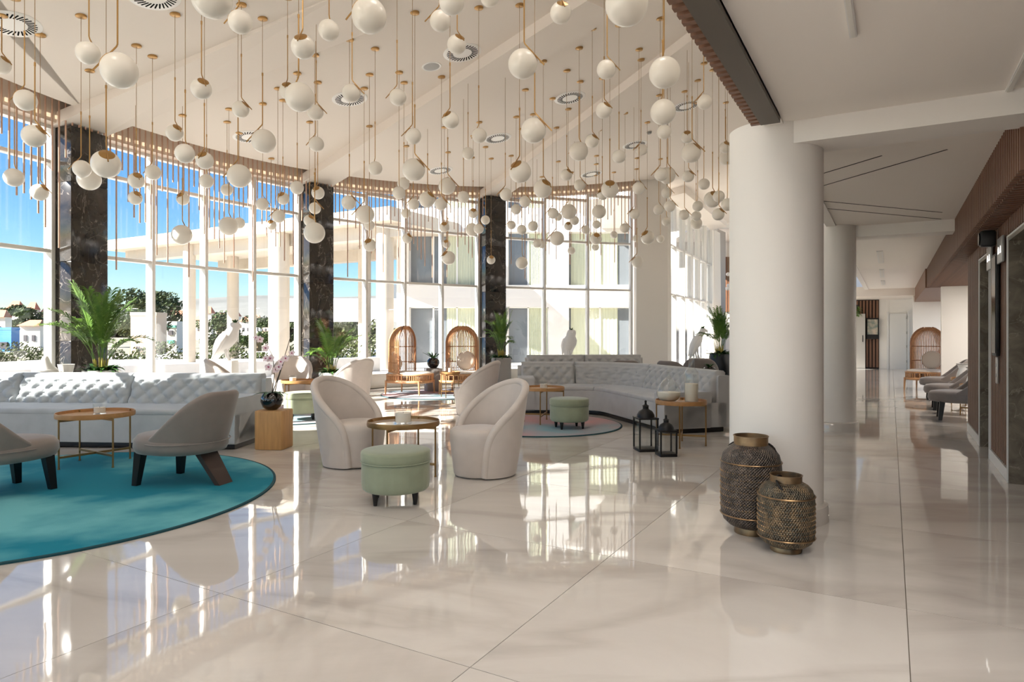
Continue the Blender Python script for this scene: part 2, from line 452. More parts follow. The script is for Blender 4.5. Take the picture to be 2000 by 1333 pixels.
# ------------------------------------------------------------------ glass front
def window_bay(idx, a0, a1, n, label):
    w = struct(thing('window_%d' % idx, label, None))
    st = [a0 + (a1 - a0) * k / n for k in range(n + 1)]
    P = [ring(a, RW) for a in st]
    hd = [ceil_h(p.x, p.y) - .17 for p in P]
    for k, p in enumerate(P):
        MB().bevbox((0, 0, hd[k] / 2 + .03), (.065, .17, hd[k] + .06), .006).build('mullion', M_frame, w, loc=(p.x, p.y, 0), rz=R(st[k] + 90))
    for k in range(n):
        A, B = P[k], P[k + 1]; d = (B - A); L_ = d.length; rz = atan2(d.y, d.x); m = (A + B) / 2
        for z in (2.6, 3.97):
            MB().bevbox((0, 0, z), (L_, .13, .06), .006).build('transom', M_frame, w, loc=(m.x, m.y, 0), rz=rz)
        MB().bevbox((0, 0, .17), (L_ + .06, .2, .34), .01).build('sill', M_wall, w, loc=(m.x, m.y, 0), rz=rz)
        h = min(hd[k], hd[k + 1])
        MB().bevbox((0, 0, h + .02), (L_, .13, .08), .006).build('head_rail', M_frame, w, loc=(m.x, m.y, 0), rz=rz)
        for z0, z1 in ((.34, 2.57), (2.63, 3.94), (4.0, h)):
            MB().box((0, 0, (z0 + z1) / 2), (L_ - .05, .012, z1 - z0)).build('pane', M_glass, w, False, loc=(m.x, m.y, 0), rz=rz)
    return w
hw = 1.42
window_bay(1, 182 - hw, 161 + hw, 4, 'glass bay at the left edge of the lounge')
window_bay(2, 161 - hw, 140.2 + hw, 4, 'glass bay behind the left sofa between two marble columns')
window_bay(3, 140.2 - hw, 119.4 + hw, 4, 'glass bay behind the rattan chairs')
window_bay(4, 119.4 - hw, 101.2, 3, 'glass bay behind the grey sofas beside the white pillar')
window_bay(5, 232, 184, 9, 'glass bay behind the photographer')
# unseen slab on posts added to block the sun, then the white pillar
mb = MB(); aa_ = [182.4 + 62 * k / 24 for k in range(25)]
pl = [(ring(a, 14.1).x, ring(a, 14.1).y) for a in aa_] + [(ring(a, 21.5).x, ring(a, 21.5).y) for a in reversed(aa_)]
struct(mb.prism(pl, 5.2, 5.75).build('sun_block_slab', M_ext, None, False), 'flat white slab added outside to block the sun, left of the frame')
for a in (187, 200, 215, 229, 243):
    p = ring(a, 20.8); struct(MB().lathe([(0, 0), (.25, 0), (.25, 5.3), (0, 5.3)], 24).build('sun_block_post', M_ext, None, loc=(p.x, p.y, 0)), 'round white post of the added sun blocking slab')
pp = at(1262, 700, 19.5)
pil = MB(); pc = ring(98.9, 13.9)
pil.bevbox((0, 0, 3.0), (.92, .8, 6.0), .015)
struct(pil.build('wall_pillar', M_wall, None, loc=(pc.x, pc.y, 0), rz=R(-3)), 'broad white pillar at the right end of the glass front')
# black marble columns
for k, a in enumerate((182.0, 161.0, 140.2, 119.4)):
    p = ring(a, 13.84); h = ceil_h(p.x, p.y) - .17
    lab = ['black marble column left of the frame', 'white veined black marble column behind the big palm at the left', 'black marble column between the palm and the pale chairs', 'black marble column behind the grey cylinder planter'][k]
    t = struct(thing('column_marble', lab, None, p, R(a + 90)))
    z = 0; j = 0
    while z < h - .01:
        z1 = min(h, z + 1.22)
        MB().bevbox((0, 0, (z + z1) / 2), (.62, .5, z1 - z - .003), .006).build('panel', M_blackmarble, t)
        z = z1; j += 1

# pelmet, its spots and the hanging rods
for bi, (a0, a1, lab) in enumerate(((180, 161, 'left edge'), (161, 140.2, 'left sofa'), (140.2, 119.4, 'rattan chairs'), (119.4, 101, 'grey sofas'))):
    n = 10
    aa = [a0 + (a1 - a0) * k / n for k in range(n + 1)]
    mb = MB()
    pin = [ring(a, 13.80) for a in aa]; pout = [ring(a, 13.93) for a in aa]
    for q in range(n):
        pl = [pin[q], pin[q + 1], pout[q + 1], pout[q]]
        mb.prism([(p.x, p.y) for p in pl], lambda x, y: ceil_h(x, y) - .15, lambda x, y: ceil_h(x, y) + .24)
    pe = struct(mb.build('trim_pelmet', M_pelmet, None, False), 'bronze pelmet with light spots over the bay by the ' + lab)
    mb = MB(); L_ = abs(a1 - a0) * pi / 180 * 13.8; ns = int(L_ / .15)
    for q in range(ns):
        a = a0 + (a1 - a0) * (q + .5) / ns; p = ring(a, 13.785)
        mb.box((p.x, p.y, ceil_h(p.x, p.y) - .07), (.07, .02, .055), R(a + 90))
    so = mb.build('light_spot', M_led, pe, False); so['kind'] = 'stuff'
    rc = thing('rod_curtain', 'row of thin copper rods hanging before the glass by the ' + lab, 'rod curtain', (ring((a0 + a1) / 2, 13.62).x, ring((a0 + a1) / 2, 13.62).y, 0), 0, 'hanging rod rows along the glass')
    nr = int(L_ / .108); base = rc.location.copy()
    for q in range(nr):
        a = a0 + (a1 - a0) * (q + .5) / nr; p = ring(a, 13.62)
        top = ceil_h(p.x, p.y) + .2
        ln = [.95, 1.75, .6, 2.1, 1.35, .8, 1.9, 1.1, .7, 1.55, 2.3, .9, 1.45][(q * 5 + bi * 3) % 13] * random.uniform(.9, 1.08)
        MB().tube([(0, 0, 0), (0, 0, -ln - .25)], .0125, 6).build('rod', M_rod, rc, loc=(p.x - base.x, p.y - base.y, top))

# second glass front right of the white pillar
w2 = struct(thing('window_6', 'tall glass front right of the white pillar', None))
A2 = Vector((4.75, 20.9, 0)); B2 = Vector((8.4, 28.2, 0)); n2 = 6
for k in range(n2 + 1):
    p = A2.lerp(B2, k / n2); h = ceil_h(p.x, p.y) - .2
    MB().bevbox((0, 0, h / 2), (.07, .2, h), .006).build('mullion', M_frame, w2, loc=p, rz=atan2(7.3, 3.65))
for k in range(n2):
    a, b = A2.lerp(B2, k / n2), A2.lerp(B2, (k + 1) / n2); m = (a + b) / 2; L_ = (b - a).length; h = ceil_h(a.x, a.y) - .2
    for z in (2.6, 4.2): MB().bevbox((0, 0, z), (L_, .13, .07), .006).build('transom', M_frame, w2, loc=m, rz=atan2(7.3, 3.65))
    for z0, z1 in ((.1, 2.56), (2.64, 4.16), (4.24, h)):
        MB().box((0, 0, (z0 + z1) / 2), (L_ - .07, .012, z1 - z0)).build('pane', M_glass, w2, False, loc=m, rz=atan2(7.3, 3.65))
hb = MB(); 
for off, zz in ((0, 0),):
    pl = [A2 + Vector((.05, -.02, 0)), B2 + Vector((.05, -.02, 0)), B2 + Vector((.6, -.3, 0)), A2 + Vector((.6, -.3, 0))]
    hb.prism([(p.x, p.y) for p in pl], lambda x, y: ceil_h(x, y) - .22, lambda x, y: ceil_h(x, y) + .01)
struct(hb.build('trim_head', M_ceil, None, False), 'white head over the right glass front')
hq = [A2 + Vector((-.02, .01, 0)), B2 + Vector((-.02, .01, 0)), B2 + Vector((-3.9, 1.95, 0)), A2 + Vector((-3.0, 1.5, 0))]
struct(MB().prism([(p.x, p.y) for p in hq], 5.75, 5.95).build('window_canopy', M_ext, None, False), 'white slab added outside the right glass front to block the sun')  # added outside to keep direct sun off the far door and walls
# curtains of that front
def curtain(A, B, h, label, folds=9):
    mb = MB(); n = folds * 6; vs = []; fs = []
    d = (B - A); nn = Vector((-d.y, d.x, 0)).normalized()
    for k in range(n + 1):
        u = k / n
        for z, am, sq in ((0.02, .05, 1.0), (h * .5, .05, .9), (h, .04, .8)):
            q = A + d * (u * sq) + nn * (am * sin(u * folds * 2 * pi)); vs.append((q.x, q.y, z))
    for k in range(n):
        for j in range(2):
            b = k * 3 + j; fs.append((b, b + 3, b + 4, b + 1))
    # give it thickness
    m = len(vs); vs2 = [(v[0] + nn.x * .012, v[1] + nn.y * .012, v[2]) for v in vs]
    fs2 = [tuple(reversed([i + m for i in f])) for f in fs]
    mb.add(vs + vs2, fs + fs2)
    return tag(mb.build('curtain', M_curtain, None, True, 80), label, 'curtain')
curtain(Vector((8.15, 26.9, 0)), Vector((8.75, 27.9, 0)), 5.5, 'white curtain hanging at the far right end of the glass front')
curtain(Vector((4.72, 20.3, 0)), Vector((4.95, 20.8, 0)), 5.5, 'pale narrow curtain beside the broad white pillar', 5)
# wall closing the lounge at the far right, with an opening
wb_ = MB()
wb_.box((8.57, 28.45, 3.4), (.34, .3, 6.8)); wb_.box((11.3, 28.45, 6.3), (5.2, .3, 1.0)); wb_.box((16.4, 28.45, 3.4), (5, .3, 6.8))
struct(wb_.build('wall_back', M_wall, None, False), 'white wall with a tall opening beyond the lounge')
jb = MB().box((9.1, 29.05, 2.9), (1.25, .1, 5.8), atan2(1.05, .68)); struct(jb.build('trim_jamb', mat('grey_jamb', srgb(176, 170, 164), .6), None, False), 'grey jamb of the tall opening')
far = MB().box((13.5, 34, 3.1), (14, .2, 6.2)); struct(far.build('wall_far', M_wall, None, False), 'wall seen through the tall opening')
struct(MB().box((13.5, 31.3, 6.0), (11, 5.6, .1)).build('ceiling_beyond', M_ceil, None, False), 'ceiling beyond the tall opening')
wp = thing('wood_panel', 'tall walnut slat panel seen beyond the opening', 'wall panel', (11.3, 33.86, 2.4))
for q in range(8):
    MB().box((q * .13 - .4, 0, 1.4), (.09, .07, 2.8)).build('slat', M_slat, wp, False)

# ------------------------------------------------------------------ passage: lift wall on the right
T0 = 1.635
wr = MB()
def corbox(mb, s0, s1, t0, t1, z0, z1):
    pl = [cor(s0, t0), cor(s0, t1), cor(s1, t1), cor(s1, t0)]
    return mb.prism([(p.x, p.y) for p in pl], z0, z1)
for s0, s1 in ((-13, -8.5), (-2.6, 1.05), (2.37, 3.66), (4.58, 6.05)): corbox(wr, s0, s1, T0 + .03, T0 + .6, 0, CH)
corbox(wr, -8.5, -2.6, T0 + .03, T0 + .6, 2.6, CH); corbox(wr, 1.05, 2.37, T0 + .03, T0 + .6, 2.2, CH); corbox(wr, 3.66, 4.58, T0 + .03, T0 + .6, 2.2, CH)
wro = struct(wr.build('wall_right', M_slat_back, None, False), 'lift wall clad in walnut slats along the passage')
def slat_run(s0, s1, z0, z1, parent, pitch=.088, w=.044):
    n = max(1, int((s1 - s0) / pitch)); me = MB().box((0, 0, (z0 + z1) / 2), (w, .035, z1 - z0)).mesh('slat', M_slat, False)
    for q in range(n):
        put('slat', me, parent, cor(s0 + (q + .5) * (s1 - s0) / n, T0 + .013, 0), COR_RZ)
slat_run(2.40, 3.62, .12, 2.38, wro); slat_run(4.62, 6.05, .12, 2.38, wro); slat_run(3.66, 4.58, 2.24, 2.38, wro); slat_run(1.05, 2.37, 2.24, 2.38, wro)
slat_run(-2.58, 1.02, .12, 2.38, wro)
for i, (s0, s1) in enumerate(((2.38, 3.64), (4.6, 6.06))):
    struct(corbox(MB(), s0, s1, T0 - .012, T0 + .03, 0, .11).build('baseboard_right', M_frame, None, False), 'white skirting under the ' + ('nearer' if i == 0 else 'farther') + ' walnut slat panel')
for i, (s0, s1) in enumerate(((1.05, 2.37), (3.66, 4.58))):
    t = struct(thing('door_%d' % (i + 1), ('nearer' if i == 0 else 'farther') + ' lift opening lined with veined brown stone', None))
    corbox(MB(), s1 - .03, s1 + .0, T0 - .01, T0 + .55, 0, 2.2).build('jamb', M_stone, t, False)
    corbox(MB(), s0, s0 + .03, T0 - .01, T0 + .55, 0, 2.2).build('jamb', M_stone, t, False)
    corbox(MB(), s0, s1, T0 - .01, T0 + .55, 2.17, 2.2).build('lintel', M_stone, t, False)
    corbox(MB(), s0 + .02, (s0 + s1) / 2 - .003, T0 + .5, T0 + .54, 0, 2.18).build('door_leaf', M_steel, t, False)
    corbox(MB(), (s0 + s1) / 2 + .003, s1 - .02, T0 + .5, T0 + .54, 0, 2.18).build('door_leaf', M_steel, t, False)
    for ss in (s0 - .012, s1 + .0):
        corbox(MB(), ss, ss + .014, T0 - .02, T0 + .02, 0, 2.215).build('edge_trim', M_frame, t, False)
    corbox(MB(), s0, s1, T0 - .02, T0 + .02, 2.2, 2.215).build('edge_trim', M_frame, t, False)
w7 = struct(thing('window_7', 'glazed front added beside the photographer for more daylight', None))  # unseen glazing put into this wall to let daylight into the passage
for k in range(5):
    s0 = -8.5 + 5.9 * k / 5; s1 = -8.5 + 5.9 * (k + 1) / 5
    corbox(MB(), s0, s0 + .07, T0 + .05, T0 + .2, 0, 2.6).build('mullion', M_frame, w7, False)
    corbox(MB(), s0 + .07, s1, T0 + .11, T0 + .122, 0.02, 2.6).build('pane', M_glass, w7, False)
# lift fittings
def plate(name, s, z, w, h, d, m, parent, t=T0 - .02):
    return MB().bevbox((0, 0, 0), (w, d, h), .006).build(name, m, parent, loc=cor(s, t, z), rz=COR_RZ)
for i, (s, z) in enumerate(((2.62, 2.12), (3.42, 2.12))):
    p = cor(s, T0 - .035, z)
    t = thing('lift_indicator', 'grey floor indicator plate by the ' + ('nearer' if i == 0 else 'farther') + ' lift, left of the black panel' if i else 'grey floor indicator plate beside the nearer stone lift opening', 'lift indicator', p, COR_RZ)
    MB().bevbox((0, 0, 0), (.34, .02, .24), .006).build('plate', M_plate, t)
    for q in (-1, 1):
        MB().add([(q * .07 - .03, .013, -.03), (q * .07 + .03, .013, -.03), (q * .07, .013, .035), (q * .07 - .03, .009, -.03), (q * .07 + .03, .009, -.03), (q * .07, .009, .035)], [(0, 1, 2), (3, 5, 4), (0, 3, 4, 1), (1, 4, 5, 2), (2, 5, 3, 0)]).build('arrow', mat('arrow_light', (1, 1, 1, 1), .4, emit=(1, .97, .9, 1), estr=1.0), t, False)
t = thing('wall_display', 'tall black glossy display panel on the walnut slats between the lifts', 'display', cor(3.0, T0 - .03, 1.62), COR_RZ)
MB().bevbox((0, 0, 0), (.3, .03, 1.0), .006).build('housing', M_black_metal, t)
MB().box((0, .016, 0), (.26, .008, .94)).build('screen', M_dark_screen, t, False)
t = thing('wall_speaker', 'small black speaker high on the slats between the lifts', 'speaker', cor(3.05, T0 - .09, 2.28), COR_RZ)
MB().bevbox((0, 0, 0), (.13, .13, .16), .02).build('cabinet', M_black_metal, t)
MB().lathe([(0, 0), (.06, 0), (.065, .008), (0, .008)], 20, (0, .068, 0), Matrix.Rotation(R(-90), 3, 'X')).build('grille', M_dark_screen, t)
t = thing('call_button_plate', 'slim steel call button plate below the black display panel', 'button plate', cor(3.0, T0 - .02, .98), COR_RZ)
MB().bevbox((0, 0, 0), (.09, .015, .26), .004).build('plate', M_steel, t)
for q in (-.05, .05): MB().lathe([(0, 0), (.02, 0), (.018, .006), (0, .006)], 16, (0, .006, q), Matrix.Rotation(R(-90), 3, 'X')).build('button', M_plate, t)

# slatted bulkhead
bk = MB(); corbox(bk, -2.6, 13.0, 1.47, 3.5, 2.42, CH + .01)
bko = struct(bk.build('wall_bulkhead', M_slat_back, None, False), 'walnut slat bulkhead hanging above the lift wall')
vme = MB().box((0, 0, (2.39 + CH) / 2), (.044, .042, CH - 2.39)).mesh('slat', M_slat, False)
n = 0; s_ = .3
while s_ < 12.9:
    put('slat', vme, bko, cor(s_, 1.449, 0), COR_RZ); s_ += .09; n += 1
hme = MB().box((0, 0, -.006), (.045, 2.0, .042)).mesh('soffit_slat', M_slat, False)
s_ = .3
while s_ < 12.9:
    put('soffit_slat', hme, bko, cor(s_, 2.47, 2.405), COR_RZ); s_ += .1
bk2 = MB(); corbox(bk2, 13.0, 21.2, 1.40, 3.5, 2.38, CH + .0)
struct(bk2.build('wall_bulkhead_far', M_slat, None, False), 'far end of the walnut bulkhead above the seating niche')
# niche walls
nw = MB(); corbox(nw, 12.6, 12.85, 1.69, 3.6, 0, 2.42); struct(nw.build('wall_niche', M_wall, None, False), 'white wall end beyond the row of grey chairs')
nb = MB(); corbox(nb, 6.05, 12.73, 3.3, 3.5, 0, 2.42); struct(nb.build('wall_niche_back', M_wall, None, False), 'white back wall of the seating niche')
nf = MB(); corbox(nf, 21.1, 21.5, 1.36, 3.6, 0, 2.6); struct(nf.build('wall_niche_far', M_wall, None, False), 'far white wall behind the passage rattan chair')
ew = MB(); corbox(ew, 23.3, 23.5, .33, 2.6, 0, 2.6); struct(ew.build('wall_end', M_wall, None, False), 'white wall at the end of the passage')
corbox_ = MB(); corbox(corbox_, 23.3, 23.5, -5.0, .33, 0, 2.6); ewp = struct(corbox_.build('wall_end_panel', M_slat_back, None, False), 'walnut slat wall at the end of the passage')
es_me = MB().box((0, 0, 1.3), (.05, .07, 2.5)).mesh('slat', M_slat, False)
for q in range(16): put('slat', es_me, ewp, cor(23.27, .27 - q * .11, 0), COR_RZ)
t = struct(thing('door_3', 'white door at the end of the passage', None))
corbox(MB(), 23.25, 23.3, .66, 1.22, 0, 2.05).build('door_leaf', M_frame, t, False)
corbox(MB(), 23.24, 23.3, .58, .65, 0, 2.12).build('door_frame', M_frame, t, False); corbox(MB(), 23.24, 23.3, 1.23, 1.3, 0, 2.12).build('door_frame', M_frame, t, False)
for z in (.25, .8, 1.3, 1.85): corbox(MB(), 23.22, 23.25, 1.2, 1.23, z, z + .09).build('hinge', M_steel, t, False)
t = struct(thing('door_4', 'brushed steel door left of the end wall', None))
corbox(MB(), 23.05, 23.12, -1.0, -.12, 0, 2.05).build('door_leaf', M_steel, t, False)
MB().tube([cor(23.02, -.2, 1.0), cor(23.02, -.2, 1.25)], .014, 8).build('handle', M_black_metal, t)
t = thing('framed_picture', 'small dark framed picture on the walnut wall at the passage end', 'picture', cor(23.18, .12, 1.5), COR_RZ + pi / 2)
MB().bevbox((0, 0, 0), (.42, .03, .78), .006).build('frame', M_black_metal, t); MB().box((0, .018, .06), (.34, .006, .56)).build('print', mat('picture_print', srgb(96, 122, 116), .5, col2=srgb(196, 178, 160), vscale=7), t, False)

# slots and linear lights of the low ceiling
def ceil_pt(x, y, h=CH): 
    d = F * (h - EYE) / (HOR - y); return Vector(((x - 1000) / F * d, d, h))
def strip(a, b, w, h, m, name, parent=None):
    d = (b - a); L_ = d.length; mid = (a + b) / 2
    return MB().box((0, 0, 0), (L_, w, h)).build(name, m, parent, False, loc=mid, rz=atan2(d.y, d.x))
for q, (a, b) in enumerate((((1600, 341), (1722, 304)), ((1600, 365), (1850, 292)), ((1600, 392), (1840, 415)), ((1600, 406), (1838, 428)))):
    strip(ceil_pt(*a), ceil_pt(*b), .014, .006, M_slot, 'ceiling_slot', lo)
lab = ['linear light fitting nearest the photographer in the low ceiling', 'linear light at the right edge above the white beam', 'first linear light down the passage ceiling', 'second linear light down the passage ceiling', 'third linear light down the passage ceiling']
for q, (a, b, w) in enumerate((((1653, -30), (1667, 68), .035), ((1967, 180), (2012, 92), .035), ((1718, 490), (1721, 513), .1), ((1722, 526), (1723, 541), .1), ((1724, 548), (1725, 556), .1))):
    A_, B_ = ceil_pt(*a), ceil_pt(*b); m_ = (A_ + B_) / 2; d = B_ - A_
    t = thing('linear_light', lab[q], 'ceiling light', m_, atan2(d.y, d.x), 'linear lights in the passage ceiling')
    MB().box((0, 0, -.008), (d.length, w, .014)).build('housing', M_frame, t, False)
    MB().box((0, 0, -.016), (d.length - .02, w * .6, .006)).build('diffuser', M_white_led, t, False)

# ------------------------------------------------------------------ ceiling diffusers, speaker, detector
def ceil_at(x, y):
    # where the line of sight meets the sloping ceiling
    kx = (x - 1000) / F; kz = (HOR - y) / F
    d = (6.337 - EYE) / (kz - .15 * kx + .06)
    return Vector((kx * d, d, ceil_h(kx * d, d)))
qn = CN.to_track_quat('Z', 'Y')
vent_me = None
VENTS = [(25, 47, 'at the top left corner of the picture'), (300, -8, 'cut by the top edge, near the left'), (903, 103, 'behind the pendant cluster near the top centre'), (683, 193, 'behind a small globe left of centre'), (1113, 191, 'right of centre below the top globes'), (972, 270, 'above the black column by the planter'), (488, 267, 'beside the big globe over the left windows'), (860, 333, 'farthest one, above the rattan chairs'), (1240, 283, 'above the white pillar'), (1155, 340, 'near the far windows by the white pillar'), (1340, 207, 'rightmost one, beside the slatted fascia')]
pm = MB().lathe([(0, -.012), (.16, -.012), (.28, -.010), (.292, -.004), (.292, .0), (0, 0)], 48)
plate_me = pm.mesh('plate', M_planter_w)
sm = MB()
for k in range(30):
    a = 2 * pi * k / 30; tw = .55
    r0, r1 = .145, .24
    p0 = Vector((r0 * cos(a), r0 * sin(a), -.0135)); p1 = Vector((r1 * cos(a + tw * .35), r1 * sin(a + tw * .35), -.0135))
    d = (p1 - p0).normalized(); n = Vector((-d.y, d.x, 0)) * .0085
    sm.add([p0 - n, p1 - n, p1 + n, p0 + n, p0 - n + Vector((0, 0, .004)), p1 - n + Vector((0, 0, .004)), p1 + n + Vector((0, 0, .004)), p0 + n + Vector((0, 0, .004))], [(3, 2, 1, 0), (4, 5, 6, 7), (0, 1, 5, 4), (1, 2, 6, 5), (2, 3, 7, 6), (3, 0, 4, 7)])
slot_me = sm.mesh('slots', mat('vent_slot_black', srgb(14, 13, 13), .9, spec=.1), False)
for (x, y, l) in VENTS:
    p = ceil_at(x, y)
    t = thing('ceiling_diffuser', 'round white swirl air diffuser ' + l, 'air diffuser', p - CN * .0)
    t.rotation_mode = 'QUATERNION'; t.rotation_quaternion = qn
    put('plate', plate_me, t); o = put('slots', slot_me, t); o['kind'] = 'stuff'
p = ceil_at(843, 130); t = thing('ceiling_speaker', 'flush round grey ceiling speaker left of the top centre', 'speaker', p)
t.rotation_mode = 'QUATERNION'; t.rotation_quaternion = qn
MB().lathe([(.125, -.004), (.15, -.008), (.155, 0), (.125, 0)], 40).build('rim', M_planter_w, t)
MB().lathe([(0, -.006), (.125, -.004), (.125, 0), (0, 0)], 40).build('grille', M_plate, t)
p = ceil_at(1268, 258); t = thing('smoke_detector', 'small white smoke detector on the ceiling above the white pillar', 'smoke detector', p)
t.rotation_mode = 'QUATERNION'; t.rotation_quaternion = qn
MB().lathe([(0, -.05), (.035, -.048), (.05, -.03), (.05, -.015), (.06, -.012), (.06, 0), (0, 0)], 24).build('body', M_plate, t)

# ------------------------------------------------------------------ globe pendants
# measured: picture x, y of the globe, its apparent width, size (S 20 cm, L 30 cm), where the slanted rod points
PEND = """172 104 44 S B;233 138 68 L L;414 -4 78 L B;469 43 45 S L;2 127 34 S R;50 196 40 S L;66 266 41 S R;393 174 39 S FR;470 214 32 S R;341 260 32 S FR;361 300 37 S B;400 314 33 S F;207 321 53 L FR;160 330 33 S L;174 350 43 L B;266 353 30 S FR;299 337 29 S L;264 387 26 S FR;27 347 34 S B;77 376 32 S R;357 389 24 S F;355 459 37 L B;403 354 27 S B;443 371 23 S B;467 344 45 L L;446 442 36 L B;467 436 22 S B;515 276 46 L L;512 399 24 S BR;553 388 24 S F;544 423 25 S L;530 440 19 S F;580 367 26 S B;621 377 25 S F;615 407 23 S R;604 431 22 S FR;614 455 33 L B;618 282 28 S L;585 190 56 L BL;562 178 32 S F;592 92 46 S F;642 59 40 S B;721 31 67 L L;616 220 30 S R;686 182 35 S R;777 190 33 S L;733 329 27 S BL;882 4 49 S B;860 41 41 S L;956 -5 36 S B;892 87 37 S FR;880 235 33 S FL;936 265 29 S BL;1021 125 57 L R;1042 255 49 L R;1095 25 41 S F;1224 8 83 L B;1184 136 37 S R;1179 216 31 S FR;1298 142 60 L B;1295 219 49 L B;1297 258 28 S B;1376 199 29 S L;1342 268 24 S F;1350 299 38 L FR;1130 296 37 L BR;1156 276 26 S FR;1209 306 26 S B;1253 293 23 S L;1106 342 23 S FR;1132 362 22 S R;1060 369 36 L FR;1016 336 43 L FL;988 380 24 S L;914 300 24 S B;808 332 44 L R;807 266 29 S L;873 364 33 L R;788 359 24 S BR;779 377 24 S B;834 390 31 L FR;808 399 22 S L;861 399 24 S R;905 385 22 S B;793 417 19 S B;681 396 28 S R;713 419 36 L L;721 440 21 S B;722 479 25 S F;795 466 19 S FR;868 444 20 S F;872 477 16 S F;876 504 27 L FL;924 417 19 S F;922 449 26 L B;935 447 20 S R;948 430 18 S B;959 508 17 S F;1025 394 22 S R;1008 409 20 S B;999 440 17 S L;1019 449 19 S B;1041 442 20 S B;1019 514 24 L BR;1080 417 21 S L;1090 424 16 S B;1111 414 30 L BL;1122 431 18 S B;1110 442 16 S F;1088 466 28 L L;1049 476 17 S B;1058 478 15 S B;1144 449 17 S L;1170 414 27 L B;1165 439 16 S B;1164 467 23 L F;1163 483 14.5 S B;1116 490 15 S B;1199 459 14.5 S B;1220 446 19 S R;1177 380 22 S FL;1191 370 34 L F;1247 368 23 S R;1239 418 20 S L;1243 466 14.5 S B;1265 464 27 L FL;1290 467 15 S B;1286 410 20 S R;1302 377 20 S R;1301 433 17 S BR;1291 341 26 S L;1303 343 31 L R;1344 345 23 S FR;1308 403 20 S R;1336 420 20 S R;1363 403 20 S B;1360 422 19 S B;1360 437 23 L B;1375 360 22 S B;1391 390 32 L F;1404 384 22 S B;1403 419 24 S FR;1421 400 24 S B;1416 288 22 S F;1418 309 28 L B;1245 512 23 L L"""
AZ = {'R': 0, 'BR': 45, 'B': 90, 'BL': 135, 'L': 180, 'FL': 225, 'F': 270, 'FR': 315}
ZONES = [(-50, 110, 'over the left edge window'), (110, 185, 'before the left marble column'), (185, 290, 'over the large palm side window'), (290, 385, 'left of the parrot statue'), (385, 480, 'above the parrot statue'), (480, 575, 'above the potted orchid'), (575, 640, 'before the second marble column'), (640, 710, 'above the arching palm'), (710, 790, 'above the left rattan chair'), (790, 862, 'above the big candle glass'), (862, 944, 'above the right rattan chair'), (944, 1000, 'before the third marble column'), (1000, 1070, 'above the corner sofa back'), (1070, 1150, 'above the distant bird statue'), (1150, 1229, 'before the pane by the white pillar'), (1229, 1300, 'before the broad white pillar'), (1300, 1360, 'above the tall clear bottle'), (1360, 1440, 'beside the thick round column')]
ORD = ['topmost', 'second', 'third', 'fourth', 'fifth', 'sixth', 'seventh', 'eighth', 'ninth', 'tenth', 'eleventh', 'twelfth', 'thirteenth', 'fourteenth', 'fifteenth', 'sixteenth']
pend = []
for it in PEND.split(';'):
    x, y, d, sz, o = it.split(); pend.append([float(x), float(y), float(d), sz, o])
zl = {}
for i, pd in enumerate(pend):
    for zi, (x0, x1, nm) in enumerate(ZONES):
        if x0 <= pd[0] < x1: zl.setdefault(zi, []).append(i)
plabel = {}
for zi, ids in zl.items():
    ids.sort(key=lambda i: pend[i][1])
    for k, i in enumerate(ids):
        plabel[i] = '%s opal globe pendant, %s %s' % ('large' if pend[i][3] == 'L' else 'small', ORD[k] + ' from the top' if k else 'topmost', ZONES[zi][2])
PM = {}
for sz, r in (('S', .1), ('L', .15)):
    sa, ca = sin(R(48)), cos(R(48))
    prof = [(r * sin(pi * k / 20), -r * cos(pi * k / 20)) for k in range(21)]; prof[0] = (0, -r); prof[-1] = (0, r)
    globe = MB().lathe(prof, 36).mesh('globe', M_opal, True, 180)
    # cap disc lies between globe and slanted rod (rod points to +X)
    nrm = Vector((sa, 0, ca)); Mq = nrm.to_track_quat('Z', 'Y').to_matrix()
    cr = r * .52; z0 = sqrt(r * r - cr * cr)
    cap = MB().lathe([(cr, z0 - .004), (cr + .002, z0 + .004), (cr * .8, z0 + r * .065), (cr * .3, r * 1.0), (0, r * 1.01)], 28, (0, 0, 0), Mq).mesh('cap', M_brass)
    e = Vector((ca, 0, -sa)); m = nrm * (r * 1.03)
    bend = m - e * r * 1.0; tip = m + e * r * 1.05
    vl = .5 if sz == 'S' else .62
    rr = .0058 if sz == 'S' else .0075
    rod = MB().tube([tip, bend + e * .012, bend + Vector((0, 0, .012)), bend + Vector((0, 0, vl))], rr, 8)
    rod.tube([bend + Vector((0, 0, vl)), bend + Vector((0, 0, vl + .035))], rr * 1.5, 8)
    PM[sz] = (globe, cap, rod.mesh('stem', M_brass), bend, vl)
canopy = MB().lathe([(0, -.03), (.05, -.03), (.06, -.024), (.062, 0), (0, 0)], 24).mesh('canopy', M_brass)
placed = []
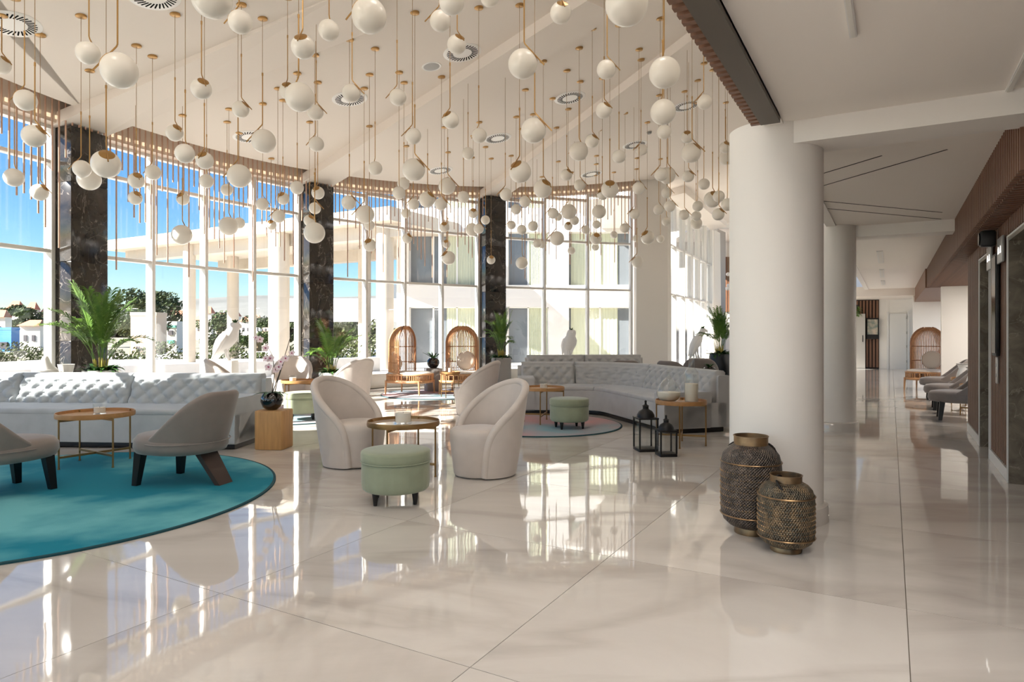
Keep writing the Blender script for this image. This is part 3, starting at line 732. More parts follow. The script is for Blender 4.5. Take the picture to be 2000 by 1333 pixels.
for i, (x, y, d, sz, o) in enumerate(pend):
    D_ = .2 if sz == 'S' else .3
    dep = F * D_ / d
    c = at(x, y, dep)
    rr = sqrt((c.x - CX) ** 2 + (c.y - CY) ** 2)
    while rr > 13.3 and c.y < 20:
        dep *= .985; c = at(x, y, dep); rr = sqrt((c.x - CX) ** 2 + (c.y - CY) ** 2)
    for tr in range(14):
        hit = False
        for (q, r_) in placed:
            if (Vector((c.x - q.x, c.y - q.y)).length < r_ + D_ / 2 + .1): hit = True
        if not hit: break
        dep *= .965; c = at(x, y, dep)
    placed.append((c.copy(), D_ / 2))
    jit = ((i * 37) % 21 - 10) * 1.2
    az = R(AZ[o] + jit)
    g, cp, st, bend, vl = PM[sz]
    t = thing('globe_pendant', plabel.get(i, 'opal globe pendant'), 'pendant lamp', c, az, 'opal globe pendants of the lounge')
    put('globe', g, t); put('cap', cp, t)
    bw = Matrix.Rotation(az, 3, 'Z') @ bend; top = ceil_h(c.x + bw.x, c.y + bw.y)
    v_top = c.z + bend.z + vl
    if v_top + .05 > top:
        sc = max(.1, (top - .05 - c.z - bend.z))
        e = Vector((cos(R(48)), 0, -sin(R(48))));
        r = D_ / 2; nrm = Vector((sin(R(48)), 0, cos(R(48)))); m = nrm * r * 1.03
        MB().tube([m + e * r * 1.05, bend + e * .012, bend + Vector((0, 0, .012)), bend + Vector((0, 0, sc))], .0065, 8).build('stem', M_brass, t)
        v_top = c.z + bend.z + sc
    else:
        put('stem', st, t)
    MB().tube([(bend.x, 0, v_top - c.z), (bend.x, 0, top - c.z)], .0035, 5).build('cable', M_cable, t)
    cn = put('canopy', canopy, t, (bend.x, 0, top - c.z + .012))

# ------------------------------------------------------------------ rugs
def rug(c, r, m, label):
    t = thing('round_rug', label, 'rug', (c[0], c[1], 0))
    MB().lathe([(0, 0.001), (r - .02, .001), (r - .02, .013), (r - .03, .016), (0, .016)], 120).build('pile', m, t)
    MB().lathe([(r - .022, .001), (r, .001), (r, .012), (r - .01, .016), (r - .022, .015)], 120).build('binding', M_rugedge, t)
    return t
rug((-4.03, 5.5), 1.96, M_teal, 'big round teal rug under the two taupe chairs')
rug((.4, 9.75), 1.2, M_pink, 'round pink and blue rug under the pouf before the grey sofa')
rug((-3.6, 10.95), 1.33, M_pink, 'round pink rug behind the oak block')
rug((-1.65, 14.55), 1.2, M_pink, 'round pink rug under the rattan chairs')
rug((5.05, 13.55), 1.4, M_teal, 'teal rug at the black planters beside the round column')

# ------------------------------------------------------------------ upholstery
def barrel(rb, rt, zb, ztop, th, thm, lean=0.0, zin=None, n=48, m=10, sq=1.0):
    rings = []
    zmax = ztop(0)
    for i in range(n + 1):
        a = -thm + 2 * thm * i / n
        zt = ztop(a)
        pr = []
        def rad(z): return rb + (rt - rb) * max(0, (z - zb) / (zmax - zb)) ** .8
        for k in range(m + 1):
            z = zb + (zt - th / 2 - zb) * k / m; pr.append((rad(z), z))
        for k in range(1, 7):
            q = pi * k / 6; pr.append((rad(zt - th / 2) - th / 2 + th / 2 * cos(q), zt - th / 2 + th / 2 * sin(q)))
        zi = zb if zin is None else min(zin, zt - th)
        for k in range(1, m + 1):
            z = (zt - th / 2) + (zi - zt + th / 2) * k / m; pr.append((rad(z) - th, z))
        rings.append([Vector((r * sin(a) * sq, r * cos(a) + lean * (z - zb), z)) for (r, z) in pr])
    return MB().loft(rings)

def smooth(x, a, b):
    t = min(1, max(0, (x - a) / (b - a))); return t * t * (3 - 2 * t)

EDGE = [(124, .02), (124, .12), (123, .24), (120, .34), (114, .425), (105, .50), (92, .575), (76, .655), (60, .73), (44, .79), (24, .84), (0, .86)]
def tub_parts():
    def zt(a):
        d = abs(math.degrees(a))
        for (d0, z0), (d1, z1) in zip(EDGE, EDGE[1:]):
            if d1 <= d <= d0 and d0 > d1: return z0 + (z1 - z0) * (d0 - d) / (d0 - d1)
        return .1
    th = .06; RB, RT = .295, .385
    def rad(z): return RB + (RT - RB) * max(0, z / .86) ** .8
    angs = [-R(d) for d in (123.9, 123, 122, 121, 119, 117, 114, 110, 105, 100, 95, 90, 84, 78, 72, 66, 60, 54, 48, 42, 36, 30, 24, 18, 12, 6)]
    angs = angs + [0] + [-a for a in reversed(angs)]
    rings = []
    for a in angs:
        top = max(.06, zt(a) - .01); pr = []
        for k in range(13): z = .012 + (top - .012) * k / 12; pr.append((rad(z), z))
        for k in range(13): z = top + (.012 - top) * k / 12; pr.append((rad(z) - th, z))
        rings.append([Vector((r * sin(a), r * cos(a) + .06 * z, z)) for (r, z) in pr])
    me_shell = MB().loft(rings).mesh('shell', M_cream, True, 50)
    # rolled edge following the shell opening from the floor over the back to the floor
    full = EDGE + [(-d, z) for d, z in reversed(EDGE[:-1])]
    P = [Vector(((rad(z) - th / 2) * sin(R(d)), (rad(z) - th / 2) * cos(R(d)) + .06 * z, z)) for d, z in full]
    pts = []
    for k in range(len(P) - 1):
        p0, p1, p2, p3 = P[max(k - 1, 0)], P[k], P[k + 1], P[min(k + 2, len(P) - 1)]
        for q in range(5):
            t = q / 5
            pts.append(.5 * ((2 * p1) + (p2 - p0) * t + (2 * p0 - 5 * p1 + 4 * p2 - p3) * t * t + (3 * p1 - p0 - 3 * p2 + p3) * t ** 3))
    pts.append(P[-1])
    me_roll = MB().tube(pts, .037, 12).mesh('rolled_edge', M_cream, True, 60)
    s = MB()
    prof = [(0, .012), (.222, .012), (.236, .03), (.262, .25), (.276, .38), (.270, .425), (.25, .445), (.19, .455), (0, .457)]
    s.lathe(prof, 48)
    me_seat = MB().add([(v[0], v[1] - .07, v[2]) for v in s.v], s.f).mesh('seat', M_cream, True, 60)
    me_foot = MB().lathe([(0, 0), (.2, 0), (.2, .014), (0, .014)], 32).mesh('base_plate', M_blackwood)
    return [('shell', me_shell), ('rolled_edge', me_roll), ('seat', me_seat), ('base_plate', me_foot)]
TUB = tub_parts()
def tub_chair(loc, f, label):
    t = thing('tub_armchair', label, 'armchair', (loc[0], loc[1], .017 if loc[2:] else 0), face(*f), 'oyster velvet tub armchairs')
    for nm, me in TUB: put(nm, me, t)
    return t
tub_chair((-1.63, 6.82), (.86, -.5), 'oyster velvet tub armchair left of the near sage pouf')
tub_chair((-.26, 6.36), (-.80, -.6), 'oyster velvet tub armchair right of the near sage pouf')
tub_chair((-4.75, 11.3, 1), (.93, .36), 'oyster tub armchair directly right of the left sofa arm, by the orchid')
tub_chair((-4.12, 12.45, 1), (.2, -1), 'oyster tub armchair facing us behind the orchid')
tub_chair((-2.85, 11.7, 1), (-.8, .6), 'oyster tub armchair behind the near left tub chair, below the second palm')
tub_chair((-.62, 11.0), (-.9, .35), 'oyster tub armchair behind the near right tub chair')

def lounge_parts():
    zt = lambda a: .82 - .40 * smooth(abs(a), R(20), R(118)) ** 1.1
    back = barrel(.345, .41, .36, zt, .075, R(112), lean=.12).mesh('backrest', M_taupe, True, 50)
    s = MB().lathe([(0, .27), (.28, .27), (.345, .285), (.365, .33), (.36, .39), (.33, .43), (.25, .447), (0, .45)], 48)
    seat = MB().add([(v[0] * 1.0, v[1] * 1.06 - .06 if v[1] < 0 else v[1] * .97, v[2]) for v in s.v], s.f).mesh('seat', M_taupe, True, 60)
    seam = MB().tube([(.372 * sin(R(a)), .372 * cos(R(a)) - .0, .375) for a in range(-112, 113, 8)], .005, 6).mesh('seam_piping', M_taupe)
    def leg(x, y, dx, dy, w0=.075, w1=.05):
        rings = []
        for z, w, k in ((.29, w0, 0), (0, w1, 1)):
            cx, cy = x + dx * k, y + dy * k
            rings.append([Vector((cx - w / 2, cy - w / 2, z)), Vector((cx + w / 2, cy - w / 2, z)), Vector((cx + w / 2, cy + w / 2, z)), Vector((cx - w / 2, cy + w / 2, z))])
        return MB().loft(rings)
    l1 = leg(-.24, -.26, -.02, -.03).mesh('leg', M_blackwood, False); l2 = leg(.24, -.26, .02, -.03).mesh('leg', M_blackwood, False)
    rings = []
    for z, c, hw_, hd in ((.29, .20, .11, .028), (0, .40, .085, .026)):
        rings.append([Vector((-hw_, c - hd, z)), Vector((hw_, c - hd, z)), Vector((hw_, c + hd, z)), Vector((-hw_, c + hd, z))])
    l3 = MB().loft(rings).mesh('rear_leg', M_walnut, False)
    return [('backrest', back), ('seat', seat), ('seam_piping', seam), ('leg', l1), ('leg', l2), ('rear_leg', l3)]
LOUNGE = lounge_parts()
def lounge_chair(loc, f, label, group='taupe lounge chairs'):
    t = thing('lounge_chair', label, 'chair', (loc[0], loc[1], 0.017 if loc[2:] else 0), face(*f), group)
    for nm, me in LOUNGE: put(nm, me, t)
    return t
lounge_chair((-4.28, 5.53, 1), (.43, .9), 'taupe low lounge chair cut off by the left edge, on the teal rug')
lounge_chair((-2.93, 5.98, 1), (-.96, .26), 'taupe low lounge chair with splayed walnut back leg, right side of the teal rug')
lounge_chair((2.2, 13.05), (.1, 1), 'brown grey lounge chair whose back shows just above the tufted grey sofa')
lounge_chair((3.2, 12.7), (.75, .6), 'taupe lounge chair behind the sofa end, left of the tall bottle neck')
lounge_chair((3.85, 13.6, 1), (.3, .95), 'taupe lounge chair right behind the tall clear bottle')
lounge_chair((5.3, 16.6), (-.5, -.8), 'farthest taupe lounge chair behind the black planters')
for k, s in enumerate((7.4, 8.9, 11.0)):
    p = cor(s, 1.66); lounge_chair((p.x, p.y), (-NV.x, -NV.y), ['nearest', 'middle', 'farthest'][k] + ' of three grey lounge chairs lined up beyond the lift wall', 'grey chairs in the passage niche')

# poufs
def pouf_parts():
    n = 64; prof = [(.0, .10), (.225, .10), (.25, .104), (.264, .122), (.269, .16), (.270, .24), (.270, .30), (.268, .326), (.262, .329)]
    vs = []; fs = []
    body = MB()
    rings = []
    for (r, z) in prof:
        rings.append([Vector(((r + .0035 * sin(k * 13 * 2 * pi / n * 2) * (1 if .11 < z < .3 else 0)) * cos(2 * pi * k / n), (r + .0035 * sin(k * 13 * 2 * pi / n * 2) * (1 if .11 < z < .3 else 0)) * sin(2 * pi * k / n), z)) for k in range(n)])
    body.loft(rings)
    lid = MB().lathe([(.2, .328), (.268, .328), (.274, .332), (.275, .365), (.275, .396), (.271, .408), (.262, .414), (.2, .422), (0, .427)], 64)
    pipe = MB().tube([(.2755 * cos(2 * pi * k / 48), .2755 * sin(2 * pi * k / 48), .330) for k in range(48)], .005, 6, closed=True)
    leg = MB().lathe([(0, 0), (.014, 0), (.028, .105), (0, .105)], 16)
    return body.mesh('body', M_green, True, 60), lid.mesh('lid', M_green, True, 60), pipe.mesh('piping', M_green), leg.mesh('leg', M_blackwood)
PB = pouf_parts()
def pouf(loc, rz, label):
    t = thing('pouf', label, 'pouf', loc, rz, 'round sage poufs')
    put('body', PB[0], t); put('lid', PB[1], t); put('piping', PB[2], t, (0, 0, 0))
    for a in (40, 140, 220, 320): put('leg', PB[3], t, (.2 * cos(R(a)), .2 * sin(R(a)), 0))
    return t
pouf((-.93, 5.33, 0), R(8), 'sage velvet pouf nearest us, between the two oyster tub armchairs')
pouf((-3.23, 10.25, .017), R(20), 'sage pouf behind the oak block with the orchid')
pouf((.8, 9.3, .017), R(14), 'sage pouf before the tufted grey sofa')

# side tables
def side_table(loc, rz, d, h, top_mat, label, group='round tray tables', pale=False):
    t = thing('tray_table', label, 'side table', loc, rz, group)
    r = d / 2
    tp = MB().lathe([(0, h - .014), (r - .006, h - .014), (r - .006, h), (0, h)], 56).build('tray', top_mat, t)
    MB().lathe([(r - .008, h - .018), (r, h - .02), (r + .003, h), (r, h + .028), (r - .006, h + .028), (r - .008, h)], 56).build('tray_rim', M_bronze_leg if pale else M_table, t)
    for k in range(4):
        a = pi / 4 + k * pi / 2; x, y = (r - .012) * cos(a), (r - .012) * sin(a)
        MB().tube([(x, y, .0), (x, y, h + .02)], .009, 8).build('leg', M_bronze_leg, t)
        MB().lathe([(0, 0), (.012, 0), (.012, .012), (0, .012)], 10, (x, y, 0)).build('foot', M_bronze_leg, t)
    for a in (pi / 4, 3 * pi / 4):
        MB().box((0, 0, .115 + (.002 if a > 1 else 0)), (2 * r - .03, .014, .022), a).build('stretcher', M_bronze_leg, t, False)
        MB().box((0, 0, h - .034 + (.001 if a > 1 else 0)), (2 * r - .03, .014, .024), a).build('tray_bearer', M_bronze_leg, t, False)
    return t
M_mirror_top = mat('pale_glass_top', srgb(226, 216, 204), .08, coat=.6)
side_table((-4.22, 6.75, .017), R(12), .70, .505, M_table, 'brown tray table between the taupe chairs and the left sofa')
side_table((-1.03, 6.32, 0), R(28), .68, .49, M_mirror_top, 'brass rimmed tray table between the two near tub armchairs', pale=True)
side_table((-3.62, 11.35, .017), R(10), .62, .5, M_table, 'tray table among the far tub armchairs behind the orchid')
side_table((.47, 9.9, .017), R(33), .62, .5, M_table, 'tray table left of the pouf before the grey sofa')
side_table((2.03, 8.0, 0), R(28), .60, .515, M_table, 'tray table carrying two clear bottles beside the sofa end')
side_table((-1.28, 13.75, .017), R(25), .42, .5, M_table, 'small tray table between the rattan chairs')
p = cor(8.12, 1.9); side_table((p.x, p.y, 0), .3, .42, .48, M_table, 'tray table between the nearest and middle passage chairs')
p = cor(9.95, 1.9); side_table((p.x, p.y, 0), .3, .42, .48, M_table, 'tray table between the middle and farthest passage chairs')

def candle(loc, r, h, label):
    t = thing('candle_glass', label, 'candle', loc, 0, 'candles in glasses')
    MB().lathe([(0, 0), (r, 0), (r * 1.04, h), (r * .96, h), (r * .92, .012), (0, .012)], 32).build('glass', M_clear, t)
    MB().lathe([(0, .014), (r * .9, .014), (r * .92, h * .62), (0, h * .6)], 32).build('wax', M_wax, t)
    MB().tube([(0, 0, h * .6), (0, 0, h * .68)], .002, 5).build('wick', M_blackwood, t)
candle((-4.2, 6.78, .523), .058, .105, 'white candle glass on the brown table before the left sofa')
candle((-1.03, 6.30, .491), .08, .16, 'big candle glass on the brass rimmed table between the tub armchairs')
candle((-3.72, 11.3, .518), .06, .11, 'small candle glass on the table behind the orchid')
candle((.47, 9.9, .518), .06, .11, 'small candle glass on the table before the grey sofa')

# ------------------------------------------------------------------ sofas
def rrect(o0, o1, z0, z1, r, k=4):
    pts = []
    for (cx, cz, a0) in ((o1 - r, z0 + r, -90), (o1 - r, z1 - r, 0), (o0 + r, z1 - r, 90), (o0 + r, z0 + r, 180)):
        for q in range(k + 1):
            a = R(a0 + 90 * q / k); pts.append((cx + r * cos(a), cz + r * sin(a)))
    return pts
class Path:
    def __init__(s, pts, nrm):
        s.p = [Vector((p[0], p[1], 0)) for p in pts]; s.n = [Vector((q[0], q[1], 0)) for q in nrm]
        s.d = [0.0]
        for i in range(1, len(s.p)): s.d.append(s.d[-1] + (s.p[i] - s.p[i - 1]).length)
    def at(s, L_):
        L_ = min(max(L_, 0), s.d[-1])
        for i in range(1, len(s.p)):
            if L_ <= s.d[i] + 1e-9:
                u = (L_ - s.d[i - 1]) / (s.d[i] - s.d[i - 1]); return s.p[i - 1].lerp(s.p[i], u), s.n[i - 1].lerp(s.n[i], u).normalized()
        return s.p[-1], s.n[-1]
def sweep(path, l0, l1, prof, n, inset=0.0):
    rings = []
    for i in range(n + 1):
        P_, N_ = path.at(l0 + (l1 - l0) * i / n)
        rings.append([Vector((P_.x + N_.x * o, P_.y + N_.y * o, z)) for (o, z) in prof])
    return MB().loft(rings)
def tufted_back(path, l0, l1, ob, ot, thick, z0, z1, cols, rows=4):
    n = max(24, int((l1 - l0) / .026)); nv = 26; rings = []
    for i in range(n + 1):
        u = i / n; P_, N_ = path.at(l0 + (l1 - l0) * u); prof = []
        edge = min(1, min(u, 1 - u) * (l1 - l0) / .05); eb = sqrt(max(0, 1 - (1 - edge) ** 2))
        for k in range(nv + 1):
            v = k / nv; z = z0 + (z1 - .05 - z0) * v
            A = u * cols + v * rows * .5; B = u * cols - v * rows * .5
            puff = (abs(sin(pi * A)) * abs(sin(pi * B))) ** .5 * min(1, (1 - v) / .08 + .25)
            o = ob + (ot - ob) * v + .045 - .06 * puff * eb + .02 * (1 - eb)
            prof.append((o, z))
        oz = ob + (ot - ob)
        for q in range(1, 5):
            a = pi / 2 * q / 4; prof.append((oz + .03 + .05 - .05 * cos(a), z1 - .05 + .05 * sin(a)))
        prof.append((ot + thick - .03, z1)); prof.append((ot + thick, z1 - .03)); prof.append((ob + thick * .9 + .06, z0))
        rings.append([Vector((P_.x + N_.x * o, P_.y + N_.y * o, z)) for (o, z) in prof])
    return MB().loft(rings)
def buttons(path, l0, l1, ob, ot, z0, z1, cols, rows):
    mb = MB()
    for c2 in range(0, cols * 2 + 1):
        for r2 in range(0, rows + 1):
            # lattice points where both crease families meet
            u = c2 / (2.0 * cols); v = r2 / rows
            if (c2 + r2) % 2: continue
            if u < .02 or u > .98 or v < .08 or v > .92: continue
            P_, N_ = path.at(l0 + (l1 - l0) * u); z = z0 + (z1 - .05 - z0) * v; o = ob + (ot - ob) * v + .040
            q = (N_ * -1).to_track_quat('Z', 'Y').to_matrix()
            mb.lathe([(.013, 0), (.010, .006), (0, .008)], 8, (P_.x + N_.x * o, P_.y + N_.y * o, z), q)
    return mb
def sofa(path, segs, seat_seams, m, label, name='tufted_sofa', arm0=None, arm1=None, H_=.83):
    t = thing(name, label, 'sofa', (path.p[0].x, path.p[0].y, 0))
    t_inv = Vector((-path.p[0].x, -path.p[0].y, 0))
    def b(mb, nm, mm, ang=40):
        mb.v = [(v[0] + t_inv.x, v[1] + t_inv.y, v[2]) for v in mb.v]; return mb.build(nm, mm, t, True, ang)
    Lt = path.d[-1]; nn = max(8, int(Lt / .12))
    b(sweep(path, .03, Lt - .03, rrect(.05, .9, 0.005, .07, .01, 2), nn), 'plinth', M_blackwood)
    b(sweep(path, 0, Lt, rrect(.0, .93, .07, .40, .012), nn), 'base', m)
    for (l0, l1) in seat_seams:
        b(sweep(path, l0 + .004, l1 - .004, rrect(-.006, .72, .385, .46, .03), max(6, int((l1 - l0) / .1))), 'seat_cushion', m)
    for (l0, l1, cols) in segs:
        bk = b(tufted_back(path, l0 + .006, l1 - .006, .60, .74, .20, .40, H_, cols), 'back_cushion', m, 180)
        mb = buttons(path, l0 + .006, l1 - .006, .60, .74, .40, H_, cols, 4)
        mb.v = [(v[0] + t_inv.x, v[1] + t_inv.y, v[2]) for v in mb.v]
        o = mb.build('button', m, bk); o['kind'] = 'stuff'
    b(sweep(path, .0, Lt, rrect(.80, .98, .07, H_ - .06, .03), nn), 'back_frame', m)
    for arm, l0, l1 in ((arm0, 0, .26), (arm1, Lt - .26, Lt)):
        if arm: b(sweep(path, l0 - .01, l1 + .01, rrect(-.015, .70, .065, arm, .03), 6), 'arm', m)
    return t
# left sofa, straight
u0 = Vector((-8.2, 7.98)); u1 = Vector((-3.17, 7.62)); nd = Vector((.07, 1.0)).normalized()
pth = Path([(u0.x, u0.y), (u1.x, u1.y)], [nd, nd]); Lt = pth.d[-1]
sofa(pth, [(.3, .3 + (Lt - .56) * .335, 7), (.3 + (Lt - .56) * .335, .3 + (Lt - .56) * .67, 8), (.3 + (Lt - .56) * .67, Lt - .05, 8)], [(.26, 1.75), (1.75, 3.3), (3.3, Lt - .25)], M_sofa, 'long pale blue grey tufted sofa at the left behind the teal rug', arm1=.59, arm0=.59)
# right sofa, bending towards us
front = []; nrm = []
for k in range(7): front.append((.1 + 1.0 * k / 6, 10.95)); nrm.append((0, 1))
cx, cy, rr = 1.1, 10.55, .4
for k in range(1, 7):
    a = R(90 - 74 * k / 6); front.append((cx + rr * cos(a), cy + rr * sin(a))); nrm.append((cos(a), sin(a)))
ex, ey = front[-1]; dvx, dvy = sin(R(16)), -cos(R(16))
for k in range(1, 9):
    front.append((ex + dvx * 1.95 * k / 8, ey + dvy * 1.95 * k / 8)); nrm.append((cos(R(16)), sin(R(16))))
pth = Path(front, nrm); Lt = pth.d[-1]
sofa(pth, [(.06, 1.0, 5), (1.0, 1.53, 7), (1.53, Lt - .04, 10)], [(.25, 1.25), (1.25, 2.35), (2.35, Lt - .25)], M_sofa2, 'grey tufted corner sofa behind the black lanterns', arm0=.6, arm1=.55)
pth = Path([(.35, 13.75), (2.95, 13.95)], [(-.07, 1), (-.07, 1)])
sofa(pth, [(.03, 1.3, 6), (1.3, 2.57, 6)], [(.25, 1.3), (1.3, 2.36)], M_sofa2, 'second grey tufted sofa farther back by the window', arm0=.6, arm1=.6, H_=.86)

# ------------------------------------------------------------------ oak block, orchid, bowls
t = thing('oak_block', 'squared oak block holding the black bowl of orchids', 'side table', (-2.78, 7.78, 0), R(-6))
MB().bevbox((0, 0, .225), (.33, .30, .45), .012).build('block', M_oak, t)
bt = thing('oak_block', 'small oak block with a black bowl beside the far sofa end', 'side table', (3.78, 12.75, .017), R(5)); MB().bevbox((0, 0, .225), (.3, .3, .45), .01).build('block', M_oak, bt)
bowl_me = MB().lathe([(0, 0), (.06, 0), (.105, .04), (.128, .1), (.122, .155), (.088, .195), (.082, .2), (.078, .195), (.1, .15), (.1, .1), (0, .06)], 40).mesh('bowl', M_blackglass, True, 60)
def leaf_blade(mb, base, ang, ln, w, lift, droop, n=7):
    vs = []; fs = []
    d = Vector((cos(ang), sin(ang), 0)); s = Vector((-sin(ang), cos(ang), 0))
    for i in range(n + 1):
        u = i / n; p = Vector(base) + d * ln * u + Vector((0, 0, lift * u - droop * u * u)); ww = w * sin(pi * min(1, .12 + .88 * u) ** .8) if u < 1 else .002
        vs += [p - s * ww / 2, p + Vector((0, 0, -.15 * ww)), p + s * ww / 2]
    for i in range(n):
        b = i * 3
        fs += [(b, b + 3, b + 4, b + 1), (b + 1, b + 4, b + 5, b + 2)]
    mb.add(vs, fs)
orc = thing('orchid', 'pink white orchid with tall arching stems in a black glass bowl', 'plant', (-2.80, 7.76, .45))
put('bowl', bowl_me, orc)
MB().lathe([(0, .16), (.1, .16), (.09, .18), (0, .185)], 24).build('soil', M_soil, orc)
for k in range(6):
    mb = MB(); leaf_blade(mb, (0, 0, .19), R(k * 63 + 10), .2 + .03 * (k % 2), .06, .09, .12); mb.build('leaf', M_leaf_d, orc)
def flower(parent, p, rzz, sc=1.0, tilt=R(70)):
    mb = MB(); 
    for k in range(5):
        a = 2 * pi * k / 5 + .3; w = .024 if k % 2 else .03
        c = Vector((cos(a), sin(a), 0)) * .026
        pts = [Vector((0, 0, 0))]
        for q in range(9):
            b = 2 * pi * q / 8
            pts.append(c + Vector((cos(a), sin(a), 0)) * (.022 * cos(b)) + Vector((-sin(a), cos(a), 0)) * (w * .7 * sin(b)) + Vector((0, 0, .006 * cos(b))))
        vs = pts[1:9] + [q - Vector((0, 0, .003)) for q in pts[1:9]]
        fs = [tuple(range(8)), tuple(range(15, 7, -1))] + [(q, (q + 1) % 8, 8 + (q + 1) % 8, 8 + q) for q in range(8)]
        mb.add(vs, fs)
    Mx = Matrix.Rotation(rzz, 3, 'Z') @ Matrix.Rotation(tilt, 3, 'X')
    mb.v = [tuple(Mx @ (Vector(v) * sc) + Vector(p)) for v in mb.v]
    o = mb.build('flower', M_petal, parent)
    cb = MB().lathe([(0, -.004), (.009, 0), (.008, .012), (0, .016)], 10)
    cb.v = [tuple(Mx @ (Vector(v) * sc) + Vector(p)) for v in cb.v]
    cb.build('flower_centre', M_petal_c, o)
stems = [[(0, 0, .18), (.03, 0, .4), (.02, -.02, .62), (-.06, -.03, .78), (-.16, -.03, .86)], [(.02, .02, .18), (.08, 0, .38), (.14, .0, .56), (.22, .02, .66), (.27, .02, .68)], [(0, .01, .18), (.08, .02, .42), (.16, .04, .7), (.22, .05, .92)]]
for q, s in enumerate(stems): MB().tube(s, [.006, .005, .004, .003, .002][:len(s)], 6).build('stem', M_orchid_stem, orc)
for (x, y, z, s) in ((.0, -.05, .60, 1.1), (-.05, -.06, .72, 1.1), (-.02, -.05, .50, 1.1), (-.12, -.05, .82, 1.0), (.06, -.04, .47, 1.0), (.12, -.04, .56, 1.0), (.17, -.03, .60, 1.0), (.24, -.02, .66, .9), (.10, -.05, .5, 1.0), (-.17, -.04, .84, .8), (-.05, -.06, .60, .9)):
    flower(orc, (x, y, z), R(15 * sin(x * 40)), s * .95)
def small_bowl_plant(loc, sc, label, lf=M_leaf_d, n=9, up=.16, ln=.17):
    t = thing('bowl_plant', label, 'plant', loc); t.scale = (sc, sc, sc)
    put('bowl', bowl_me, t); MB().lathe([(0, .16), (.1, .16), (.09, .18), (0, .185)], 24).build('soil', M_soil, t)
    for k in range(n):
        mb = MB(); leaf_blade(mb, (0, 0, .18), R(k * 360 / n + 12 * (k % 3)), ln * (1 + .2 * (k % 2)), .035, up, .08); mb.build('leaf', lf, t)
    return t
bw = on_floor(840, 776)
t = thing('concrete_block', 'grey concrete block between the rattan chairs with a small black pot', 'side table', (-1.80, 15.2, .017), R(20)); MB().bevbox((0, 0, .26), (.34, .34, .52), .01).build('block', M_grey_block, t)
small_bowl_plant((-1.80, 15.2, .537), 1.15, 'spiky plant in a dark round pot on the concrete block', M_leaf_d, 9, .22, .24)
small_bowl_plant((3.78, 12.75, .467), 1.1, 'small plant in a black round bowl right of the tall bottle', M_leaf_d, 9, .16, .12)

# ------------------------------------------------------------------ rattan chairs
def rattan_parts():
    out = []
    r = .36; zs, zd = .30, 1.10; apex = 1.48
    cy0 = .06
    def dome(a, u):     # u 0..1 along spindle: vertical then over the dome
        h1 = zd - zs
        arc_l = .62
        L_ = h1 + arc_l
        s = u * L_
        if s < h1: return Vector((r * sin(a), cy0 + r * cos(a), zs + s))
        q = (s - h1) / arc_l * (pi / 2)
        return Vector((r * cos(q) * sin(a), cy0 + r * cos(q) * cos(a), zd + (apex - zd) * sin(q)))
    sp = []
    for k in range(37):
        a = -R(98) + R(196) * k / 36
        u1 = .93
        sp.append(MB().tube([dome(a, u1 * q / 16) for q in range(17)], .0105 if k not in (0, 36) else .021, 6).mesh('spindle', M_rattan if k not in (0, 36) else M_rattan_dark))
    for me in sp: out.append(('spindle', me))
    for z in (.40, .68, 1.02):
        out.append(('hoop', MB().tube([(r * 1.0 * sin(R(a)), cy0 + r * cos(R(a)), z) for a in range(-98, 99, 7)], .011, 6).mesh('hoop', M_rattan_dark)))
    out.append(('crown_ring', MB().tube([(.06 * cos(2 * pi * k / 16), cy0 + .06 * sin(2 * pi * k / 16), apex - .01) for k in range(16)], .011, 6, closed=True).mesh('crown_ring', M_rattan_dark)))
    # seat frame: rounded square running forward
    def seat_pt(k, n=40, w=.37, f=.47):
        a = 2 * pi * k / n; ca, sa = cos(a), sin(a); e = .55
        return Vector((w * (abs(ca) ** e) * (1 if ca > 0 else -1), (f * (abs(sa) ** e) * (1 if sa > 0 else -1)) - .06, 0))
    for z, rr_ in ((.275, .032), (.425, .02)):
        out.append(('seat_rail', MB().tube([seat_pt(k) + Vector((0, 0, z)) for k in range(40)], rr_, 8, closed=True).mesh('seat_rail', M_rattan)))
    sk = MB()
    for k in range(60):
        q = seat_pt(k, 60); sk.tube([q + Vector((0, 0, .27)), q + Vector((0, 0, .42))], .011, 5)
    out.append(('apron_spindles', sk.mesh('apron_spindles', M_rattan)))
    cu = MB(); rings = []
    for z, sc in ((.40, .9), (.42, .97), (.45, .98), (.475, .93), (.485, .8)):
        rings.append([Vector((seat_pt(k).x * sc, seat_pt(k).y * sc, z)) for k in range(40)])
    out.append(('seat_cushion', cu.loft(rings).mesh('seat_cushion', M_cush, True, 50)))
    Mx = Matrix.Rotation(R(90 - 12), 3, 'X')
    out.append(('back_cushion', MB().lathe([(0, -.05), (.17, -.048), (.215, -.02), (.22, 0), (.215, .02), (.17, .048), (0, .05)], 36, (0, .30, .70), Mx).mesh('back_cushion', M_cush, True, 60)))
    for x, y in ((-.33, -.46), (.33, -.46), (.33, .34), (-.33, .34)):
        out.append(('leg', MB().tube([(x, y, .30), (x * 1.02, y * 1.02, .15), (x * 1.03, y * 1.03, 0)], [.026, .02, .016], 10).mesh('leg', M_rattan)))
    return out
RAT = rattan_parts()
def rattan_chair(loc, f, label):
    t = thing('rattan_cage_chair', label, 'chair', loc, face(*f), 'birdcage rattan chairs')
    for nm, me in RAT:
        o = put(nm, me, t)
        if nm == 'apron_spindles': o['kind'] = 'stuff'
    return t
rattan_chair((-2.28, 14.55, .017), (.93, -.36), 'birdcage rattan chair facing right by the windows')
rattan_chair((-1.12, 14.75, .017), (-.25, -.97), 'birdcage rattan chair facing us by the windows, behind a glass lantern')
